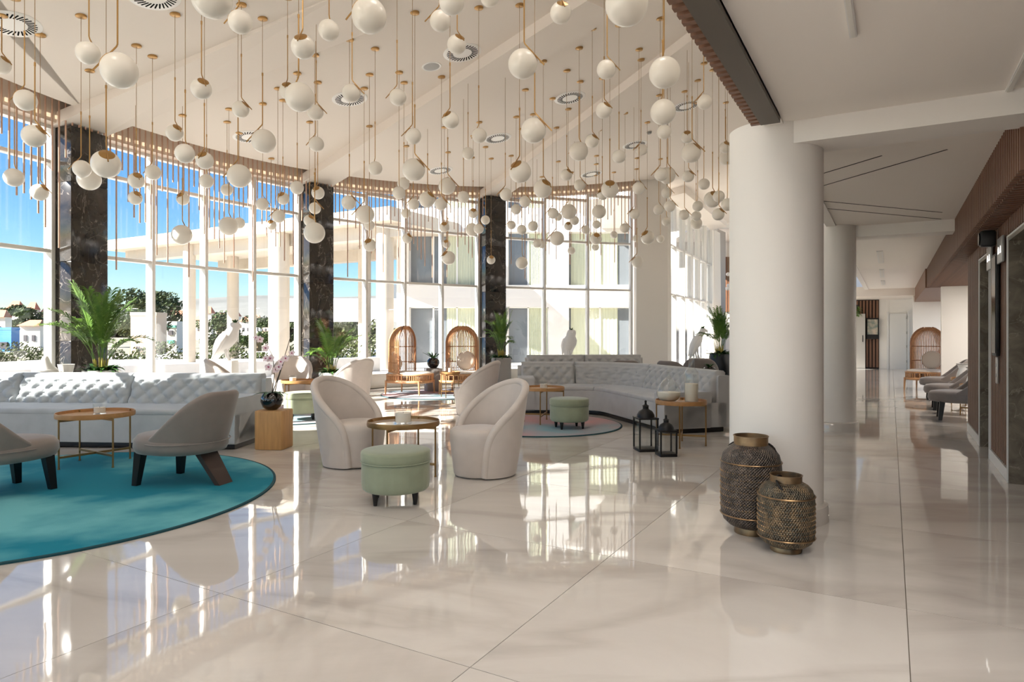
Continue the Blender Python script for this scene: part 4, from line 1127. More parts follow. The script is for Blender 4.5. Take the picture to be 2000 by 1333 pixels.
p = cor(13.45, 1.46); rattan_chair((p.x, p.y, 0), (-.75, -.66), 'birdcage rattan chair at the end of the passage chairs')

# glass lantern on small table
t = thing('glass_lantern', 'clear glass hurricane lantern on the small table between rattan chairs', 'lantern', (-1.28, 13.75, .518))
MB().lathe([(0, 0), (.075, 0), (.085, .02), (.07, .2), (.05, .24), (.045, .24), (.064, .2), (.078, .02), (0, .012)], 28).build('glass', M_clear, t)
MB().tube([(.05 * cos(R(a)), 0, .24 + .06 * sin(R(a))) for a in range(0, 181, 15)], .004, 6).build('handle', M_black_metal, t)
MB().lathe([(0, .013), (.035, .013), (.035, .1), (0, .1)], 18).build('candle', M_wax, t)

# ------------------------------------------------------------------ bottles and lanterns by the right table
t = thing('demijohn', 'round bellied clear bottle half filled with pale sand on the right table', 'bottle', (1.88, 7.98, .53))
prof = [(0, 0), (.09, 0), (.125, .02), (.145, .07), (.143, .12), (.12, .18), (.075, .235), (.035, .27), (.022, .31), (.02, .345), (.03, .352), (.03, .365), (.022, .368)]
inn = [(max(0, r - .006), z + .005) for r, z in reversed(prof)]
MB().lathe(prof + inn, 40).build('glass', M_clear, t, True, 60)
MB().lathe([(0, .008), (.088, .009), (.118, .026), (.137, .07), (.137, .105), (0, .11)], 40).build('sand', M_sand, t, True, 40)
t = thing('tall_bottle', 'tall straight clear bottle two thirds filled with white sand on the right table', 'bottle', (2.13, 7.9, .53))
prof = [(0, 0), (.078, 0), (.083, .01), (.083, .33), (.075, .36), (.05, .385), (.036, .41), (.032, .53), (.04, .535), (.04, .555), (.034, .557)]
inn = [(max(0, r - .005), z + .004) for r, z in reversed(prof)]
MB().lathe(prof + inn, 36).build('glass', M_clear, t, True, 60)
MB().lathe([(0, .008), (.077, .009), (.077, .215), (0, .218)], 36).build('sand', M_sand, t, True, 40)
def black_lantern(loc, w, hb, ht, rz, label):
    t = thing('black_lantern', label, 'lantern', loc, rz, 'black metal lanterns on the floor')
    MB().bevbox((0, 0, .016), (w, w, .032), .004).build('base', M_black_metal, t)
    for x in (-1, 1):
        for y in (-1, 1):
            MB().box((x * (w / 2 - .008), y * (w / 2 - .008), hb / 2 + .016), (.016, .016, hb - .032)).build('post', M_black_metal, t, False)
    for x, y, sx, sy in ((0, 1, w - .034, .004), (0, -1, w - .034, .004), (1, 0, .004, w - .034), (-1, 0, .004, w - .034)):
        MB().box((x * (w / 2 - .008), y * (w / 2 - .008), hb / 2 + .016), (sx, sy, hb - .036)).build('pane', M_clear, t, False)
    MB().bevbox((0, 0, hb + .008), (w + .01, w + .01, .018), .004).build('top_frame', M_black_metal, t)
    k = w / .24
    MB().lathe([(w * .46, hb + .016), (w * .44, hb + .05 * k), (w * .34, hb + .09 * k), (w * .17, hb + .115 * k), (w * .15, hb + .12 * k), (w * .15, hb + .15 * k), (w * .19, hb + .155 * k), (w * .06, hb + .175 * k), (w * .05, hb + .2 * k), (w * .07, hb + .212 * k), (0, hb + .228 * k)], 28).build('cap', M_black_metal, t)
    return t
black_lantern((1.53, 7.62, 0), .225, .365, 0, R(8), 'taller black metal lantern on the floor before the sofa end')
black_lantern((1.69, 7.30, 0), .19, .27, 0, R(6), 'shorter black metal lantern on the floor beside the bottle table')

# pierced metal jars by the round column
def jar_mat(name, c1, c2, rows):
    m = bpy.data.materials.new(name); m.use_nodes = True
    N = m.node_tree.nodes; L = m.node_tree.links; b = N['Principled BSDF']
    b.inputs['Metallic'].default_value = .75; b.inputs['Roughness'].default_value = .42
    tc = N.new('ShaderNodeTexCoord'); sp = N.new('ShaderNodeSeparateXYZ'); L.new(tc.outputs['Object'], sp.inputs[0])
    at_ = N.new('ShaderNodeMath'); at_.operation = 'ARCTAN2'; L.new(sp.outputs[1], at_.inputs[0]); L.new(sp.outputs[0], at_.inputs[1])
    def wave(src, k):
        a = N.new('ShaderNodeMath'); a.operation = 'MULTIPLY'; a.inputs[1].default_value = k; L.new(src, a.inputs[0])
        s = N.new('ShaderNodeMath'); s.operation = 'SINE'; L.new(a.outputs[0], s.inputs[0]); return s.outputs[0]
    w1 = wave(at_.outputs[0], 64); w2 = wave(sp.outputs[2], rows)
    mu = N.new('ShaderNodeMath'); mu.operation = 'MULTIPLY'; L.new(w1, mu.inputs[0]); L.new(w2, mu.inputs[1])
    nz = N.new('ShaderNodeTexNoise'); nz.inputs['Scale'].default_value = 18; nz.inputs['Detail'].default_value = 6; L.new(tc.outputs['Object'], nz.inputs['Vector'])
    vo = N.new('ShaderNodeTexVoronoi'); vo.inputs['Scale'].default_value = 60; L.new(tc.outputs['Object'], vo.inputs['Vector'])
    ad = N.new('ShaderNodeMath'); ad.operation = 'MULTIPLY_ADD'; L.new(vo.outputs['Distance'], ad.inputs[0]); ad.inputs[1].default_value = .9; L.new(mu.outputs[0], ad.inputs[2])
    cr = N.new('ShaderNodeValToRGB'); cr.color_ramp.elements[0].color = c1; cr.color_ramp.elements[1].color = c2
    cr.color_ramp.elements[0].position = .42; cr.color_ramp.elements[1].position = .72
    L.new(nz.outputs['Fac'], cr.inputs[0])
    mx = N.new('ShaderNodeMix'); mx.data_type = 'RGBA'; mx.inputs[6].default_value = srgb(22, 19, 17)
    cl = N.new('ShaderNodeMapRange'); cl.inputs['From Min'].default_value = -.75; cl.inputs['From Max'].default_value = .35; L.new(ad.outputs[0], cl.inputs['Value'])
    L.new(cl.outputs[0], mx.inputs[0]); L.new(cr.outputs[0], mx.inputs[7]); L.new(mx.outputs[2], b.inputs['Base Color'])
    bp = N.new('ShaderNodeBump'); bp.inputs['Strength'].default_value = .7; bp.inputs['Distance'].default_value = .006
    L.new(ad.outputs[0], bp.inputs['Height']); L.new(bp.outputs[0], b.inputs['Normal'])
    return m
M_jar1 = jar_mat('pierced_dark_metal', srgb(96, 88, 82), srgb(140, 126, 114), 330)
M_jar2 = jar_mat('pierced_bronze_metal', srgb(104, 98, 86), srgb(168, 144, 112), 260)
M_jar_band = mat('worn_bronze', srgb(110, 92, 74), .36, metal=.8, col2=srgb(178, 146, 106), vscale=9)
def metal_jar(loc, R_, H_, m, rz, label, handle_back=True):
    t = thing('pierced_metal_lantern', label, 'lantern', loc, rz, 'pierced metal floor lanterns')
    nr = R_ * .56
    body = [(0, .062 * H_), (nr * .95, .062 * H_), (R_ * .72, .085 * H_), (R_ * .9, .135 * H_), (R_ * .985, .21 * H_), (R_, .30 * H_), (R_, .66 * H_), (R_ * .985, .735 * H_), (R_ * .92, .81 * H_), (R_ * .78, .868 * H_), (R_ * .62, .9 * H_), (nr, .91 * H_)]
    MB().lathe(body, 64).build('body', m, t, True, 60)
    MB().lathe([(nr, .9 * H_), (nr * 1.0, 1.0 * H_), (nr * 1.04, H_ * 1.0), (nr * 1.04, H_ * .993), (nr * .95, H_ * .99), (nr * .94, .9 * H_)], 48).build('neck', M_jar_band, t)
    MB().lathe([(0, 0), (nr * .98, 0), (nr * 1.0, .01), (nr * .95, .065 * H_), (0, .065 * H_)], 48).build('foot', M_jar_band, t)
    for zz in (.20, .735):
        MB().tube([((R_ * .988 + .002) * cos(2 * pi * k / 48), (R_ * .988 + .002) * sin(2 * pi * k / 48), zz * H_) for k in range(48)], .005, 6, closed=True).build('band', M_jar_band, t)
    # rows of raised studs
    st = MB()
    for q, zz in enumerate((.28, .34, .40, .46, .52, .58, .64)):
        nst = 56
        for k in range(nst):
            a = 2 * pi * (k + .5 * (q % 2)) / nst
            st.lathe([(.0055, 0), (.004, .003), (0, .004)], 5, (R_ * cos(a), R_ * sin(a), zz * H_), Vector((cos(a), sin(a), 0)).to_track_quat('Z', 'Y').to_matrix())
    o = st.build('stud', M_jar_band, t); o['kind'] = 'stuff'
    hp = []
    for k in range(17):
        a = pi * k / 16; q = Vector((R_ * .8 * cos(a), R_ * .42 * sin(a) + .0, 0)); hp.append((q.x, q.y, .86 * H_ + .02 * sin(a) * (1)))
    hp = [( -R_ * .8 * cos(pi * k / 16) , R_ * .9 * sin(pi * k / 16) * .35, .84 * H_ + R_ * .34 * sin(pi * k / 16)) for k in range(17)]
    MB().tube(hp, .007, 8).build('handle', M_black_metal, t)
    return t
metal_jar((1.615, 4.5, 0), .197, .655, M_jar1, R(-35), 'taller dark pierced metal lantern at the foot of the round column')
metal_jar((1.70, 4.13, 0), .167, .47, M_jar2, R(60), 'shorter bronze pierced metal lantern, the nearest one on the floor')

# ------------------------------------------------------------------ plants
def frond_mesh(L_, e0, e1, nl, ll, seed, name='frond'):
    rnd = random.Random(seed); mb = MB(); n = 14; pts = []
    p = Vector((0, 0, 0))
    for i in range(n + 1):
        u = i / n; el = R(e0 + (e1 - e0) * u ** 1.3)
        pts.append(p.copy()); p = p + Vector((cos(el), 0, sin(el))) * (L_ / n)
    mb.tube(pts, [.007 * (1 - .8 * i / n) for i in range(n + 1)], 4)
    for k in range(nl):
        u = .26 + .73 * k / nl; i = min(n - 1, int(u * n)); q = pts[i].lerp(pts[i + 1], u * n - i); tg = (pts[i + 1] - pts[i]).normalized()
        l = ll * (.5 + .5 * sin(pi * min(1, (u - .2) / .85))) * rnd.uniform(.85, 1.1); w = .0085
        for sd in (-1, 1):
            side = Vector((0, sd, 0)); d = (tg * .75 + side * .75 + Vector((0, 0, .18 + rnd.uniform(-.12, .12)))).normalized()
            d2 = (d + Vector((0, 0, -.55))).normalized()
            wv = tg.cross(d).normalized().cross(d).normalized() * w
            a, b, c = q, q + d * l * .55, q + d * l * .55 + d2 * l * .45
            mb.add([a - wv * .3, a + wv * .3, b + wv, b - wv, c], [(0, 1, 2, 3), (3, 2, 4)])
    return mb.mesh(name, M_leaf, False)
FR = [frond_mesh(1.0, 82, 30, 40, .30, 1), frond_mesh(1.1, 76, 5, 44, .30, 2), frond_mesh(.95, 66, -15, 38, .28, 3), frond_mesh(1.15, 86, 55, 44, .27, 4), frond_mesh(.8, 58, -30, 34, .26, 5)]
def palm(loc, h0, sc, nf, pot, label, seed, leafm=None, spread=1.0, bushy=True, squeeze=1.0):
    rnd = random.Random(seed)
    t = thing('potted_palm', label, 'plant', loc)
    kind, pr, ph = pot
    m = {'w': M_planter_w, 'g': M_planter, 'b': M_planter_b}[kind]
    if kind == 'b':
        MB().lathe([(0, 0), (pr * .62, 0), (pr * .8, .1), (pr, ph * .5), (pr * .98, ph * .75), (pr * .86, ph), (pr * .8, ph), (pr * .9, ph * .75), (0, ph * .7)], 44).build('planter', m, t, True, 50)
    else:
        MB().lathe([(0, 0), (pr, 0), (pr, ph), (pr - .025, ph), (pr - .025, ph - .07), (0, ph - .07)], 44).build('planter', m, t)
    MB().lathe([(0, ph - .06), (pr * .85, ph - .06), (pr * .8, ph - .045), (0, ph - .035)], 24).build('soil', M_soil, t)
    for k in range(nf):
        me = FR[(k * 2 + seed) % 5]
        a = 2 * pi * k * .382 + rnd.uniform(-.2, .2); rr_ = rnd.uniform(.01, .07)
        base = Vector((rr_ * cos(a), rr_ * sin(a), ph - .05))
        stem_h = h0 * rnd.uniform(.75, 1.1)
        MB().tube([base, base + Vector((rr_ * .6 * cos(a), rr_ * .6 * sin(a), stem_h))], [.012, .008], 6).build('stem', M_stem, t)
        o = put('frond', me, t, base + Vector((rr_ * .6 * cos(a), rr_ * .6 * sin(a), stem_h)), a)
        s2 = sc * rnd.uniform(.85, 1.1); o.scale = (s2 * spread, s2 * spread, s2 * squeeze)
    if bushy:
        mb = MB()
        for k in range(70):
            a = rnd.uniform(0, 2 * pi); r0 = rnd.uniform(0, pr * .7)
            leaf_blade(mb, (r0 * cos(a), r0 * sin(a), ph - .04 + rnd.uniform(0, .06)), a + rnd.uniform(-.7, .7), rnd.uniform(.12, .24) * pr / .25, .07, rnd.uniform(.08, .2), rnd.uniform(.08, .2), 4)
        o = mb.build('underplanting', M_leaf_d, t); o['kind'] = 'stuff'
    return t
palm((-6.02, 9.75, 0), .22, .92, 22, ('w', .24, .80), 'large sunlit palm in a white planter behind the left sofa', 3, spread=.88)
palm((-3.78, 13.9, 0), .2, .80, 17, ('w', .24, .52), 'arching palm before the second marble column', 5, spread=.9)
palm((-.27, 16.85, 0), .25, .86, 26, ('g', .25, .72), 'upright palm in a grey cylinder planter before the third marble column', 8, spread=.55, squeeze=1.05)
palm((4.78, 15.3, 0), .22, .88, 20, ('b', .27, .86), 'dark palm in a tapered black planter beside the thick round column', 11, spread=.7)
palm((5.06, 14.6, .017), .1, .4, 9, ('b', .2, .72), 'lower fern in a second black planter half hidden by the round column', 14, spread=.8, bushy=False)
# trailing plant far end of the passage
hp = thing('hanging_plant', 'green trailing plant hanging high at the passage end', 'plant', cor(22.6, -.47, 2.22))
MB().lathe([(0, 0), (.1, .0), (.14, .15), (.12, .15), (0, .06)], 20).build('basket', M_planter_b, hp)
MB().tube([(0, 0, .1), (0, 0, .3)], .005, 5).build('cord', M_cable, hp)
rnd = random.Random(4); mb = MB()
for k in range(90):
    a = rnd.uniform(0, 2 * pi); leaf_blade(mb, (.1 * cos(a), .1 * sin(a), .12 - rnd.uniform(0, .35)), a, rnd.uniform(.1, .22), .06, .03, .12, 3)
o = mb.build('trailing_leaves', M_leaf, hp); o['kind'] = 'stuff'

# ------------------------------------------------------------------ white bird statues
def bird(loc, rz, ped, sc, label, pose=0):
    t = thing('bird_statue', label, 'statue', loc, rz, 'white bird planters')
    z0 = ped
    if ped > 0:
        MB().bevbox((0, 0, ped / 2), (.3, .3, ped), .01).build('pedestal', M_planter_w, t)
    lean = .16 if pose else .06; fat = 1.0 if pose else 1.45
    kx = 1.0 if pose else 1.35
    sp = [(-.20, .00, .02, .03), (-.17, .08, .05, .05), (-.12, .20, .095, .085), (-.06, .32, .135, .12), (-.01, .44, .15, .135), (.03, .55, .13, .12), (.06 + lean * .3, .63, .095, .09), (.08 + lean * .5, .70, .09, .09), (.09 + lean * .6, .76, .08, .08), (.09 + lean * .6, .80, .06, .06)]
    rings = []
    sp = [(x * kx, z, rx, ry) for (x, z, rx, ry) in sp]
    for (x, z, rx, ry) in sp:
        rings.append([Vector((x * sc + rx * fat * sc * cos(2 * pi * k / 24), ry * fat * sc * sin(2 * pi * k / 24), z0 + z * sc)) for k in range(24)])
    body = MB().loft(rings).build('body', M_statue, t, True, 80)
    hx = (.09 + lean * .6) * sc * kx
    MB().tube([(hx + .06 * sc, 0, z0 + .74 * sc), (hx + .12 * sc, 0, z0 + .725 * sc), (hx + .135 * sc, 0, z0 + .68 * sc)], [.045 * sc, .03 * sc, .004], 10).build('beak', M_statue, t)
    for sd in (-1, 1):
        rr_ = []
        for (x, z, w, th) in ((.02, .56, .02, .012), (-.0, .50, .08, .03), (-.05, .38, .10, .035), (-.12, .22, .07, .03), (-.19, .05, .02, .012)):
            x *= kx
            y = sd * (.125 if z > .1 else .06) * sc * fat
            if z < .3: y = sd * .095 * sc * fat
            rr_.append([Vector((x * sc + w * sc * cos(2 * pi * k / 14), y + sd * th * sc * sin(2 * pi * k / 14), z0 + z * sc + .25 * w * sc * cos(2 * pi * k / 14))) for k in range(14)])
        MB().loft(rr_).build('wing', M_statue, t, True, 80)
    for sd in (-1, 1):
        MB().tube([(-.02 * sc, sd * .05 * sc, z0 + .3 * sc), (.0, sd * .055 * sc, z0 + .1 * sc), (.03 * sc, sd * .055 * sc, z0)], [.035 * sc, .022 * sc, .03 * sc], 10).build('leg', M_statue, t)
    mb = MB(); rnd = random.Random(int(sc * 100))
    for k in range(26):
        a = rnd.uniform(0, 2 * pi); leaf_blade(mb, (hx, 0, z0 + .78 * sc), a, rnd.uniform(.05, .09), .03, rnd.uniform(.04, .12), .03, 3)
    o = mb.build('head_plant', M_leaf_d, t); o['kind'] = 'stuff'
    return t
bird((-5.2, 12.15, 0), R(0), .84, .86, 'white parrot statue with a plant on its head behind the left sofa')
bird((1.52, 17.6, 0), R(-75), .66, .95, 'white bird statue before the window, above the far grey sofa')
bird((4.72, 17.0, 0), R(15), .70, .95, 'white bird statue left of the dark palm at the round column', 1)
p = cor(14.2, 1.75); bird((p.x, p.y, 0), R(160), .9, .55, 'white bird statue behind the passage rattan chair')
# white vessels
t = thing('white_vessel', 'white domed ceramic vessel behind the left sofa at the window', 'vase', (-6.45, 9.2, 0))
MB().lathe([(0, 0), (.17, 0), (.18, .3), (.16, .74), (.17, .79), (.13, .86), (.07, .92), (.045, .99), (.03, 1.02), (0, 1.03)], 36).build('body', M_planter_w, t, True, 60)
for z in (.80, .83): MB().tube([(.168 * cos(2 * pi * k / 32) * (1 if z < .81 else .93), .168 * sin(2 * pi * k / 32) * (1 if z < .81 else .93), z) for k in range(32)], .006, 6, closed=True).build('rib', M_planter_w, t)
t = thing('white_pot', 'small empty white pot left of the large palm', 'pot', (-6.33, 9.45, 0))
MB().lathe([(0, 0), (.08, 0), (.075, .7), (.08, .78), (.105, .9), (.095, .9), (.07, .8), (0, .78)], 32).build('body', M_planter_w, t, True, 60)
for k, (s, h_) in enumerate(((8.12, .30), (9.95, .28))):
    p = cor(s, 1.9)
    t = thing('white_vase', ['white waisted lamp vase on the nearer passage table', 'white waisted lamp vase on the farther passage table'][k], 'vase', (p.x, p.y, .481))
    MB().lathe([(0, 0), (.11, 0), (.13, .04), (.11, .12), (.085, .19), (.1, .26), (.125, h_), (.115, h_), (.08, .19), (0, .1)], 32).build('body', M_planter_w, t, True, 60)
    MB().lathe([(.125, h_ - .006), (.13, h_), (.125, h_ + .008), (.115, h_)], 32).build('rim', M_plate, t)
# far small pendants seen in the opening
for k, (x, y) in enumerate(((1422, 536), (1423, 558), (1421, 564))):
    c = at(x, y, 31.0 + (.0, .7, -.6)[k]); t = thing('far_globe', ['upper of the tiny globe lamps seen through the far opening', 'middle tiny globe lamp seen through the far opening', 'lowest tiny globe lamp seen through the far opening'][k], 'pendant lamp', c, 0, 'tiny globes in the far opening')
    MB().lathe([(.09 * sin(pi * q / 12), -.09 * cos(pi * q / 12)) for q in range(13)], 20).build('globe', M_opal, t, True, 180)
    MB().tube([(0, 0, .09), (0, 0, 5.97 - c.z)], .004, 5).build('cable', M_cable, t)

# ------------------------------------------------------------------ outside
gr = MB().box((0, 400, -.9), (2600, 1600, .2)); struct(gr.build('ground', M_land, None, False), 'dry land sloping away outside')
te = MB().prism([(-60, -40), (40, -40), (40, 62), (-10, 62), (-24, 40), (-24, 20), (-26, 0), (-60, -20)], -.5, -.035); struct(te.build('terrace', M_terrace, None, False), 'pale stone terrace outside the glass')
# terrace parapet
pw = MB(); P0, P1 = Vector((-30, 18.0, 0)), Vector((-3.4, 27.5, 0))
for a, b in ((Vector((-13.5, 12.5, 0)), Vector((-11.5, 17.0, 0))), (Vector((-11.5, 17.0, 0)), Vector((-7.0, 22.0, 0))), (Vector((-7, 22, 0)), Vector((-4.9, 24.2, 0)))):
    d = (b - a); m_ = (a + b) / 2; L_ = d.length
    o = MB().bevbox((0, 0, .21), (L_, .4, .5), .02).build('terrace_parapet', M_ext, None, loc=m_, rz=atan2(d.y, d.x)); struct(o, 'low white terrace wall outside the windows')
# canopy slab outside with its columns
cs = struct(thing('exterior_canopy', 'cream concrete canopy on round columns outside the glass', None))
a, b = Vector((-19.6, 33.4, 0)), Vector((-4.2, 24.6, 0)); d = (b - a).normalized(); nq = Vector((-d.y, d.x, 0))
def slab(o0, o1, z0, z1, ext, nm):
    pl = [a - d * ext + nq * o0, b + nq * o0, b + nq * o1, a - d * ext + nq * o1]
    MB().prism([(p.x, p.y) for p in pl], z0, z1).build(nm, M_ext_conc, cs, False)
slab(-.5, 7.0, 5.45, 5.95, .5, 'roof_slab'); slab(.2, .8, 4.95, 5.5, 0, 'edge_beam'); slab(5.5, 6.1, 4.9, 5.5, 0, 'edge_beam')
for k, (x, dep, r_) in enumerate(((370, 31.0, .27), (545, 27.6, .42), (752, 25.3, .33), (712, 31.5, .3), (455, 36, .3))):
    X = (x - 1000) / F * dep
    MB().lathe([(0, -.04), (r_, -.04), (r_, 5.5), (0, 5.5)], 32).build('canopy_column', M_ext_conc, cs, loc=(X, dep, 0))
# hotel wing outside on the right
hw_ = struct(thing('exterior_wing', 'white hotel wing with green curtained windows outside', None))
YB = 28.0
def ext_wall(x0, x1, z0, z1): MB().box(((x0 + x1) / 2, YB + .3, (z0 + z1) / 2), (x1 - x0, .5, z1 - z0)).build('wall_panel', M_ext, hw_, False)
xs = [(-4.45, -1.35), (-.2, 1.6), (2.35, 6.2)]
def px_x(x): return (x - 1000) / F * YB
wins = [(798, 938), (992, 1072), (1111, 1300)]
zr = [(.05, 2.42), (3.35, 5.6), (6.6, 8.8)]
edges = [774] + [v for w_ in wins for v in w_] + [1306]
for k in range(0, len(edges), 2): ext_wall(px_x(edges[k]), px_x(edges[k + 1]), -.1, 9.8)
for (x0, x1) in wins:
    zz = [-.1] + [v for w_ in zr for v in w_] + [9.8]
    for k in range(0, len(zz), 2): ext_wall(px_x(x0), px_x(x1), zz[k], zz[k + 1])
    for (z0, z1) in zr:
        X0, X1 = px_x(x0), px_x(x1)
        MB().box(((X0 + X1) / 2, YB + .42, (z0 + z1) / 2), (X1 - X0, .02, z1 - z0)).build('window_glazing', M_extglass, hw_, False)
        nm_ = 3 if X1 - X0 > 2.5 else 2
        for k in range(nm_ + 1):
            MB().box((X0 + (X1 - X0) * k / nm_, YB + .38, (z0 + z1) / 2), (.07, .1, z1 - z0)).build('window_bar', M_frame, hw_, False)
        for z in (z0, z1): MB().box(((X0 + X1) / 2, YB + .38, z), (X1 - X0, .1, .06)).build('window_bar', M_frame, hw_, False)
        # curtain behind the pane edge, drawn to the right
        cs0 = X0 + (X1 - X0) * (.52 if x0 != 1111 else .03); cs1 = X0 + (X1 - X0) * (.98 if x0 != 1111 else .52)
        mb = MB(); n = 40; vs = []; fs = []
        for k in range(n + 1):
            x = cs0 + (cs1 - cs0) * k / n; y = YB + .375 + .02 * sin(k * 1.9)
            vs += [(x, y, z0 + .03), (x, y, z1 - .03), (x, y + .02, z0 + .03), (x, y + .02, z1 - .03)]
        for k in range(n):
            q = k * 4; fs += [(q, q + 4, q + 5, q + 1), (q + 2, q + 3, q + 7, q + 6)]
        mb.add(vs, fs).build('window_curtain', M_gcurtain, hw_, True, 80)
# second wing behind the canopy
MB().box((-9.5, 46, 2.9), (13, .5, 1.6)).build('balcony_band', M_ext, hw_, False)
MB().box((-7.0, 46.5, 3.4), (3.5, .1, 2.6)).build('balcony_glass', M_extglass, hw_, False)
# wing facing the right hand glass
rw = struct(thing('exterior_wing_right', 'white building outside the right glass front', None))
MB().box((11.5, 44, 4.5), (17, .6, 9)).build('wall_panel', M_ext, rw, False)
for k in range(6):
    for z in (1.4, 4.6): MB().box((5.4 + k * 2.6, 43.68, z), (1.7, .05, 2.2)).build('window_glazing', M_extglass, rw, False)

def blob(mb, c, r, rnd, sub=2):
    import bmesh
    bm = bmesh.new(); bmesh.ops.create_icosphere(bm, subdivisions=sub, radius=1.0)
    vs = []
    for v in bm.verts:
        k = 1 + rnd.uniform(-.22, .22); vs.append((c[0] + v.co.x * r[0] * k, c[1] + v.co.y * r[1] * k, c[2] + v.co.z * r[2] * k))
    bm.verts.ensure_lookup_table(); fs = [tuple(v.index for v in f.verts) for f in bm.faces]; bm.free()
    mb.add(vs, fs)
def leaf_cloud(mb, pts, size, rnd):
    vs = []; fs = []
    for p in pts:
        a = Vector((rnd.gauss(0, 1), rnd.gauss(0, 1), rnd.gauss(0, 1))).normalized(); b = a.orthogonal().normalized(); c = a.cross(b)
        sz_ = size * rnd.uniform(.6, 1.3); q = Vector(p); k = len(vs)
        vs += [q - b * sz_, q + c * sz_ * .5, q + b * sz_, q - c * sz_ * .5]; fs.append((k, k + 1, k + 2, k + 3))
    mb.add(vs, fs)
def tree(loc, h, w, label, seed, m=M_tree):
    rnd = random.Random(seed); t = thing('tree', label, 'tree', loc, 0, 'trees in the town outside')
    MB().tube([(0, 0, 0), (.05, 0, h * .5)], [w * .06, w * .04], 8).build('trunk', M_bark, t)
    mb = MB()
    pts = []
    for k in range(26):
        a = rnd.uniform(0, 2 * pi); v = rnd.uniform(.32, .92); q = rnd.uniform(.05, .42) * w * max(.05, sin(pi * (v - .2) / .85)) ** .7; g = rnd.uniform(.09, .17)
        for q2 in range(150):
            d = Vector((rnd.gauss(0, 1), rnd.gauss(0, 1), rnd.gauss(0, 1))).normalized() * rnd.uniform(.6, 1.05)
            pts.append((q * cos(a) + d.x * w * g, q * sin(a) + d.y * w * g, h * v + d.z * h * g * .8))
    leaf_cloud(mb, pts, w * .028, rnd)
    mb.build('crown', m, t, False)
    return t
def hedge(a, b, h, w, label, seed):
    rnd = random.Random(seed); a = Vector(a); b = Vector(b); L_ = (b - a).length; mb = MB(); pts = []
    for k in range(int(L_ * 420)):
        u = rnd.random(); p = a.lerp(b, u); top = h * (.72 + .2 * sin(u * L_ * 1.9) + .1 * sin(u * L_ * 5.3))
        pts.append((p.x - a.x + rnd.uniform(-.2, .2), p.y - a.y + rnd.uniform(-w, w) * .8, rnd.uniform(.0, 1) ** .6 * top))
    leaf_cloud(mb, pts, .09, rnd)
    return tag(mb.build('hedge', M_hedge, None, False, loc=a), label, 'hedge')
hedge((-29, 33, -.6), (-9.5, 36.5, -.6), 1.5, .9, 'flowering green hedge beyond the terrace wall', 2)
hedge((-9.2, 34.0, -.3), (-5.6, 30.5, -.3), 2.3, .9, 'bushy green planting before the hotel wing', 5)
# trees and houses of the town
for k, (x, y, dep, h, w, l) in enumerate(((262, 690, 62, 6.2, 6.5, 'broad green tree above the pink house'), (318, 690, 90, 8.0, 7, 'dark green tree right of the pink house'), (430, 695, 55, 3.8, 5, 'green tree behind the parrot statue'), (505, 695, 60, 3.6, 5, 'low tree left of the thick outside column'), (150, 690, 95, 6, 8, 'tree behind the left marble column'), (40, 685, 120, 7, 12, 'dark trees at the left edge'), (660, 695, 50, 4.2, 5, 'bright tree behind the second palm'), (560, 690, 75, 4.5, 6, 'tree behind the thick outside column'))):
    X = (x - 1000) / F * dep; tree((X, dep, -.8), h, w, l, k + 20)
def house(x0, x1, ytop, dep, m, label, roof=None, wins=(), base=-.8, cat='house'):
    X0, X1 = (x0 - 1000) / F * dep, (x1 - 1000) / F * dep; h = EYE + (HOR - ytop) / F * dep - base
    t = thing('house', label, cat, ((X0 + X1) / 2, dep, base), 0, 'houses of the town outside')
    w = X1 - X0
    MB().box((0, w * .4, h / 2), (w, w * .8, h)).build('walls', m, t, False)
    if roof:
        rh = h * .25
        MB().add([(-w * .55, -.4, h), (w * .55, -.4, h), (w * .55, w * .84, h), (-w * .55, w * .84, h), (-w * .3, w * .42, h + rh), (w * .3, w * .42, h + rh)], [(0, 1, 5, 4), (1, 2, 5), (2, 3, 4, 5), (3, 0, 4), (3, 2, 1, 0)]).build('roof', roof, t, False)
    else:
        MB().box((0, w * .4, h + .15), (w * 1.03, w * .83, .3)).build('parapet', m, t, False)
    for (u, v, a, b, mm) in wins:
        MB().box((-w / 2 + u * w, -.05, v * h), (a * w, .12, b * h)).build('window', mm, t, False)
    return t
house(255, 305, 617, 58, M_h_pink, 'pink flat roofed house beyond the hedge', None, ((.82, .78, .12, .1, M_win_dark), (.8, .45, .1, .12, M_win_dark), (.3, .2, .12, .12, M_win_dark)))
house(306, 345, 634, 66, M_h_white, 'white house with green trim right of the pink house', None, ((.25, .72, .22, .16, M_win_dark), (.7, .72, .22, .16, M_win_dark), (.72, .42, .35, .12, M_h_green), (.5, .93, 1.0, .08, M_h_green)))
house(38, 78, 637, 80, M_h_white, 'white villa with clay roof near the left edge', M_roof, ((.3, .5, .15, .25, M_win_dark), (.7, .5, .15, .25, M_win_dark)))
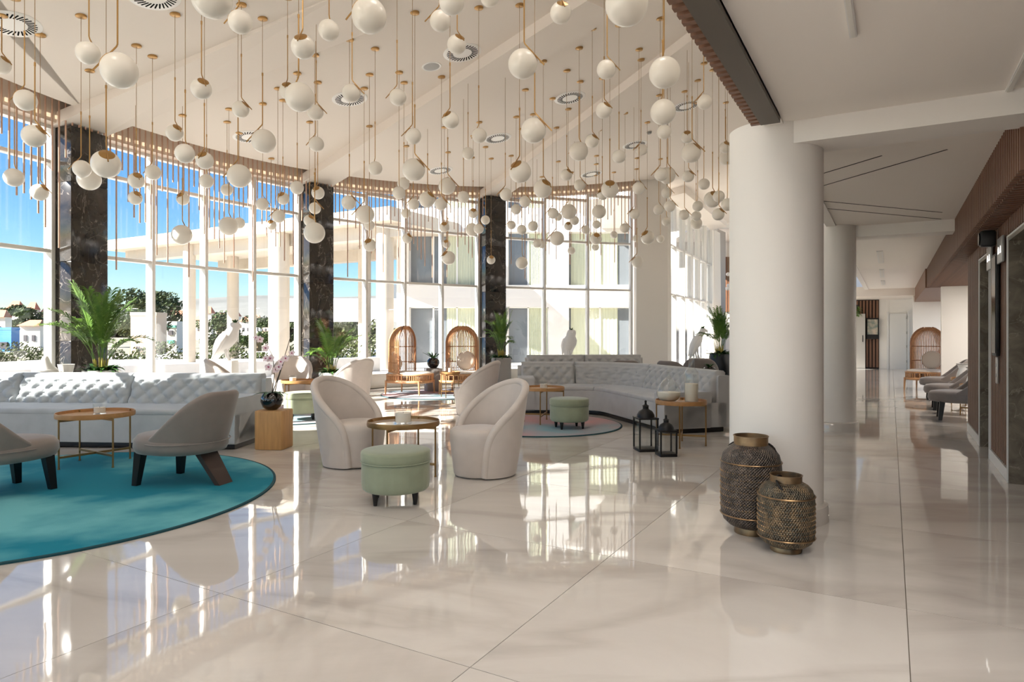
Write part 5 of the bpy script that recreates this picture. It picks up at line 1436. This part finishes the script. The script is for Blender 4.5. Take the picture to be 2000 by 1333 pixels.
house(-6, 22, 645, 74, M_h_blue, 'bright blue shed at the left edge', None, ((.5, .3, .5, .3, M_win_dark),), cat='shed')
house(-12, 10, 620, 100, M_h_white, 'small clay roofed house above the blue shed', M_roof, ((.5, .6, .2, .2, M_win_dark),))
rnd = random.Random(31); k = 0
SP = ['left of the left marble column', 'over the pink house', 'between the outside columns', 'left of the parrot statue', 'right of the parrot statue', 'by the thick outside column', 'near the left frame edge', 'under the hill line']
for (x, y) in ((95, 655), (340, 615), (352, 618), (392, 625), (402, 612), (420, 628), (432, 622), (480, 628), (500, 625), (515, 632), (60, 605), (25, 603), (88, 612), (455, 618), (540, 630)):
    dep = rnd.uniform(170, 260); w = rnd.uniform(14, 24)
    house(x - w / 2, x + w / 2, y, dep, M_h_white if k % 3 else M_h_pink, 'distant clay roofed house, number %s from the left on the slope' % ['one', 'two', 'three', 'four', 'five', 'six', 'seven', 'eight', 'nine', 'ten', 'eleven', 'twelve', 'thirteen', 'fourteen', 'fifteen'][sorted([95, 340, 352, 392, 402, 420, 432, 480, 500, 515, 60, 25, 88, 455, 540]).index(x)], M_roof, ((.3, .55, .16, .2, M_win_dark), (.7, .55, .16, .2, M_win_dark)), base=-.8)
    k += 1
# hills
def hill(y0, y1, hmax, x0, x1, label, seed, prof):
    rnd = random.Random(seed); nx, ny = 80, 14; vs = []; fs = []
    for i in range(nx + 1):
        u = i / nx; X = x0 + (x1 - x0) * u
        for j in range(ny + 1):
            v = j / ny; hh = hmax * prof(u) * sin(pi * min(1, .02 + v * .98)) ** .8 * (1 + .08 * sin(u * 31 + v * 9) + .05 * sin(u * 73 - v * 17)); vs.append((X, y0 + (y1 - y0) * v, -1 + hh))
    for i in range(nx):
        for j in range(ny):
            b = i * (ny + 1) + j; fs.append((b, b + ny + 1, b + ny + 2, b + 1))
    return struct(MB().add(vs, fs).build('hill', M_hill, None, True, 180), label)
hill(280, 900, 34, -900, 300, 'dry hillside on the horizon outside', 3, lambda u: .85 + .25 * sin(u * 9 + 1.0))
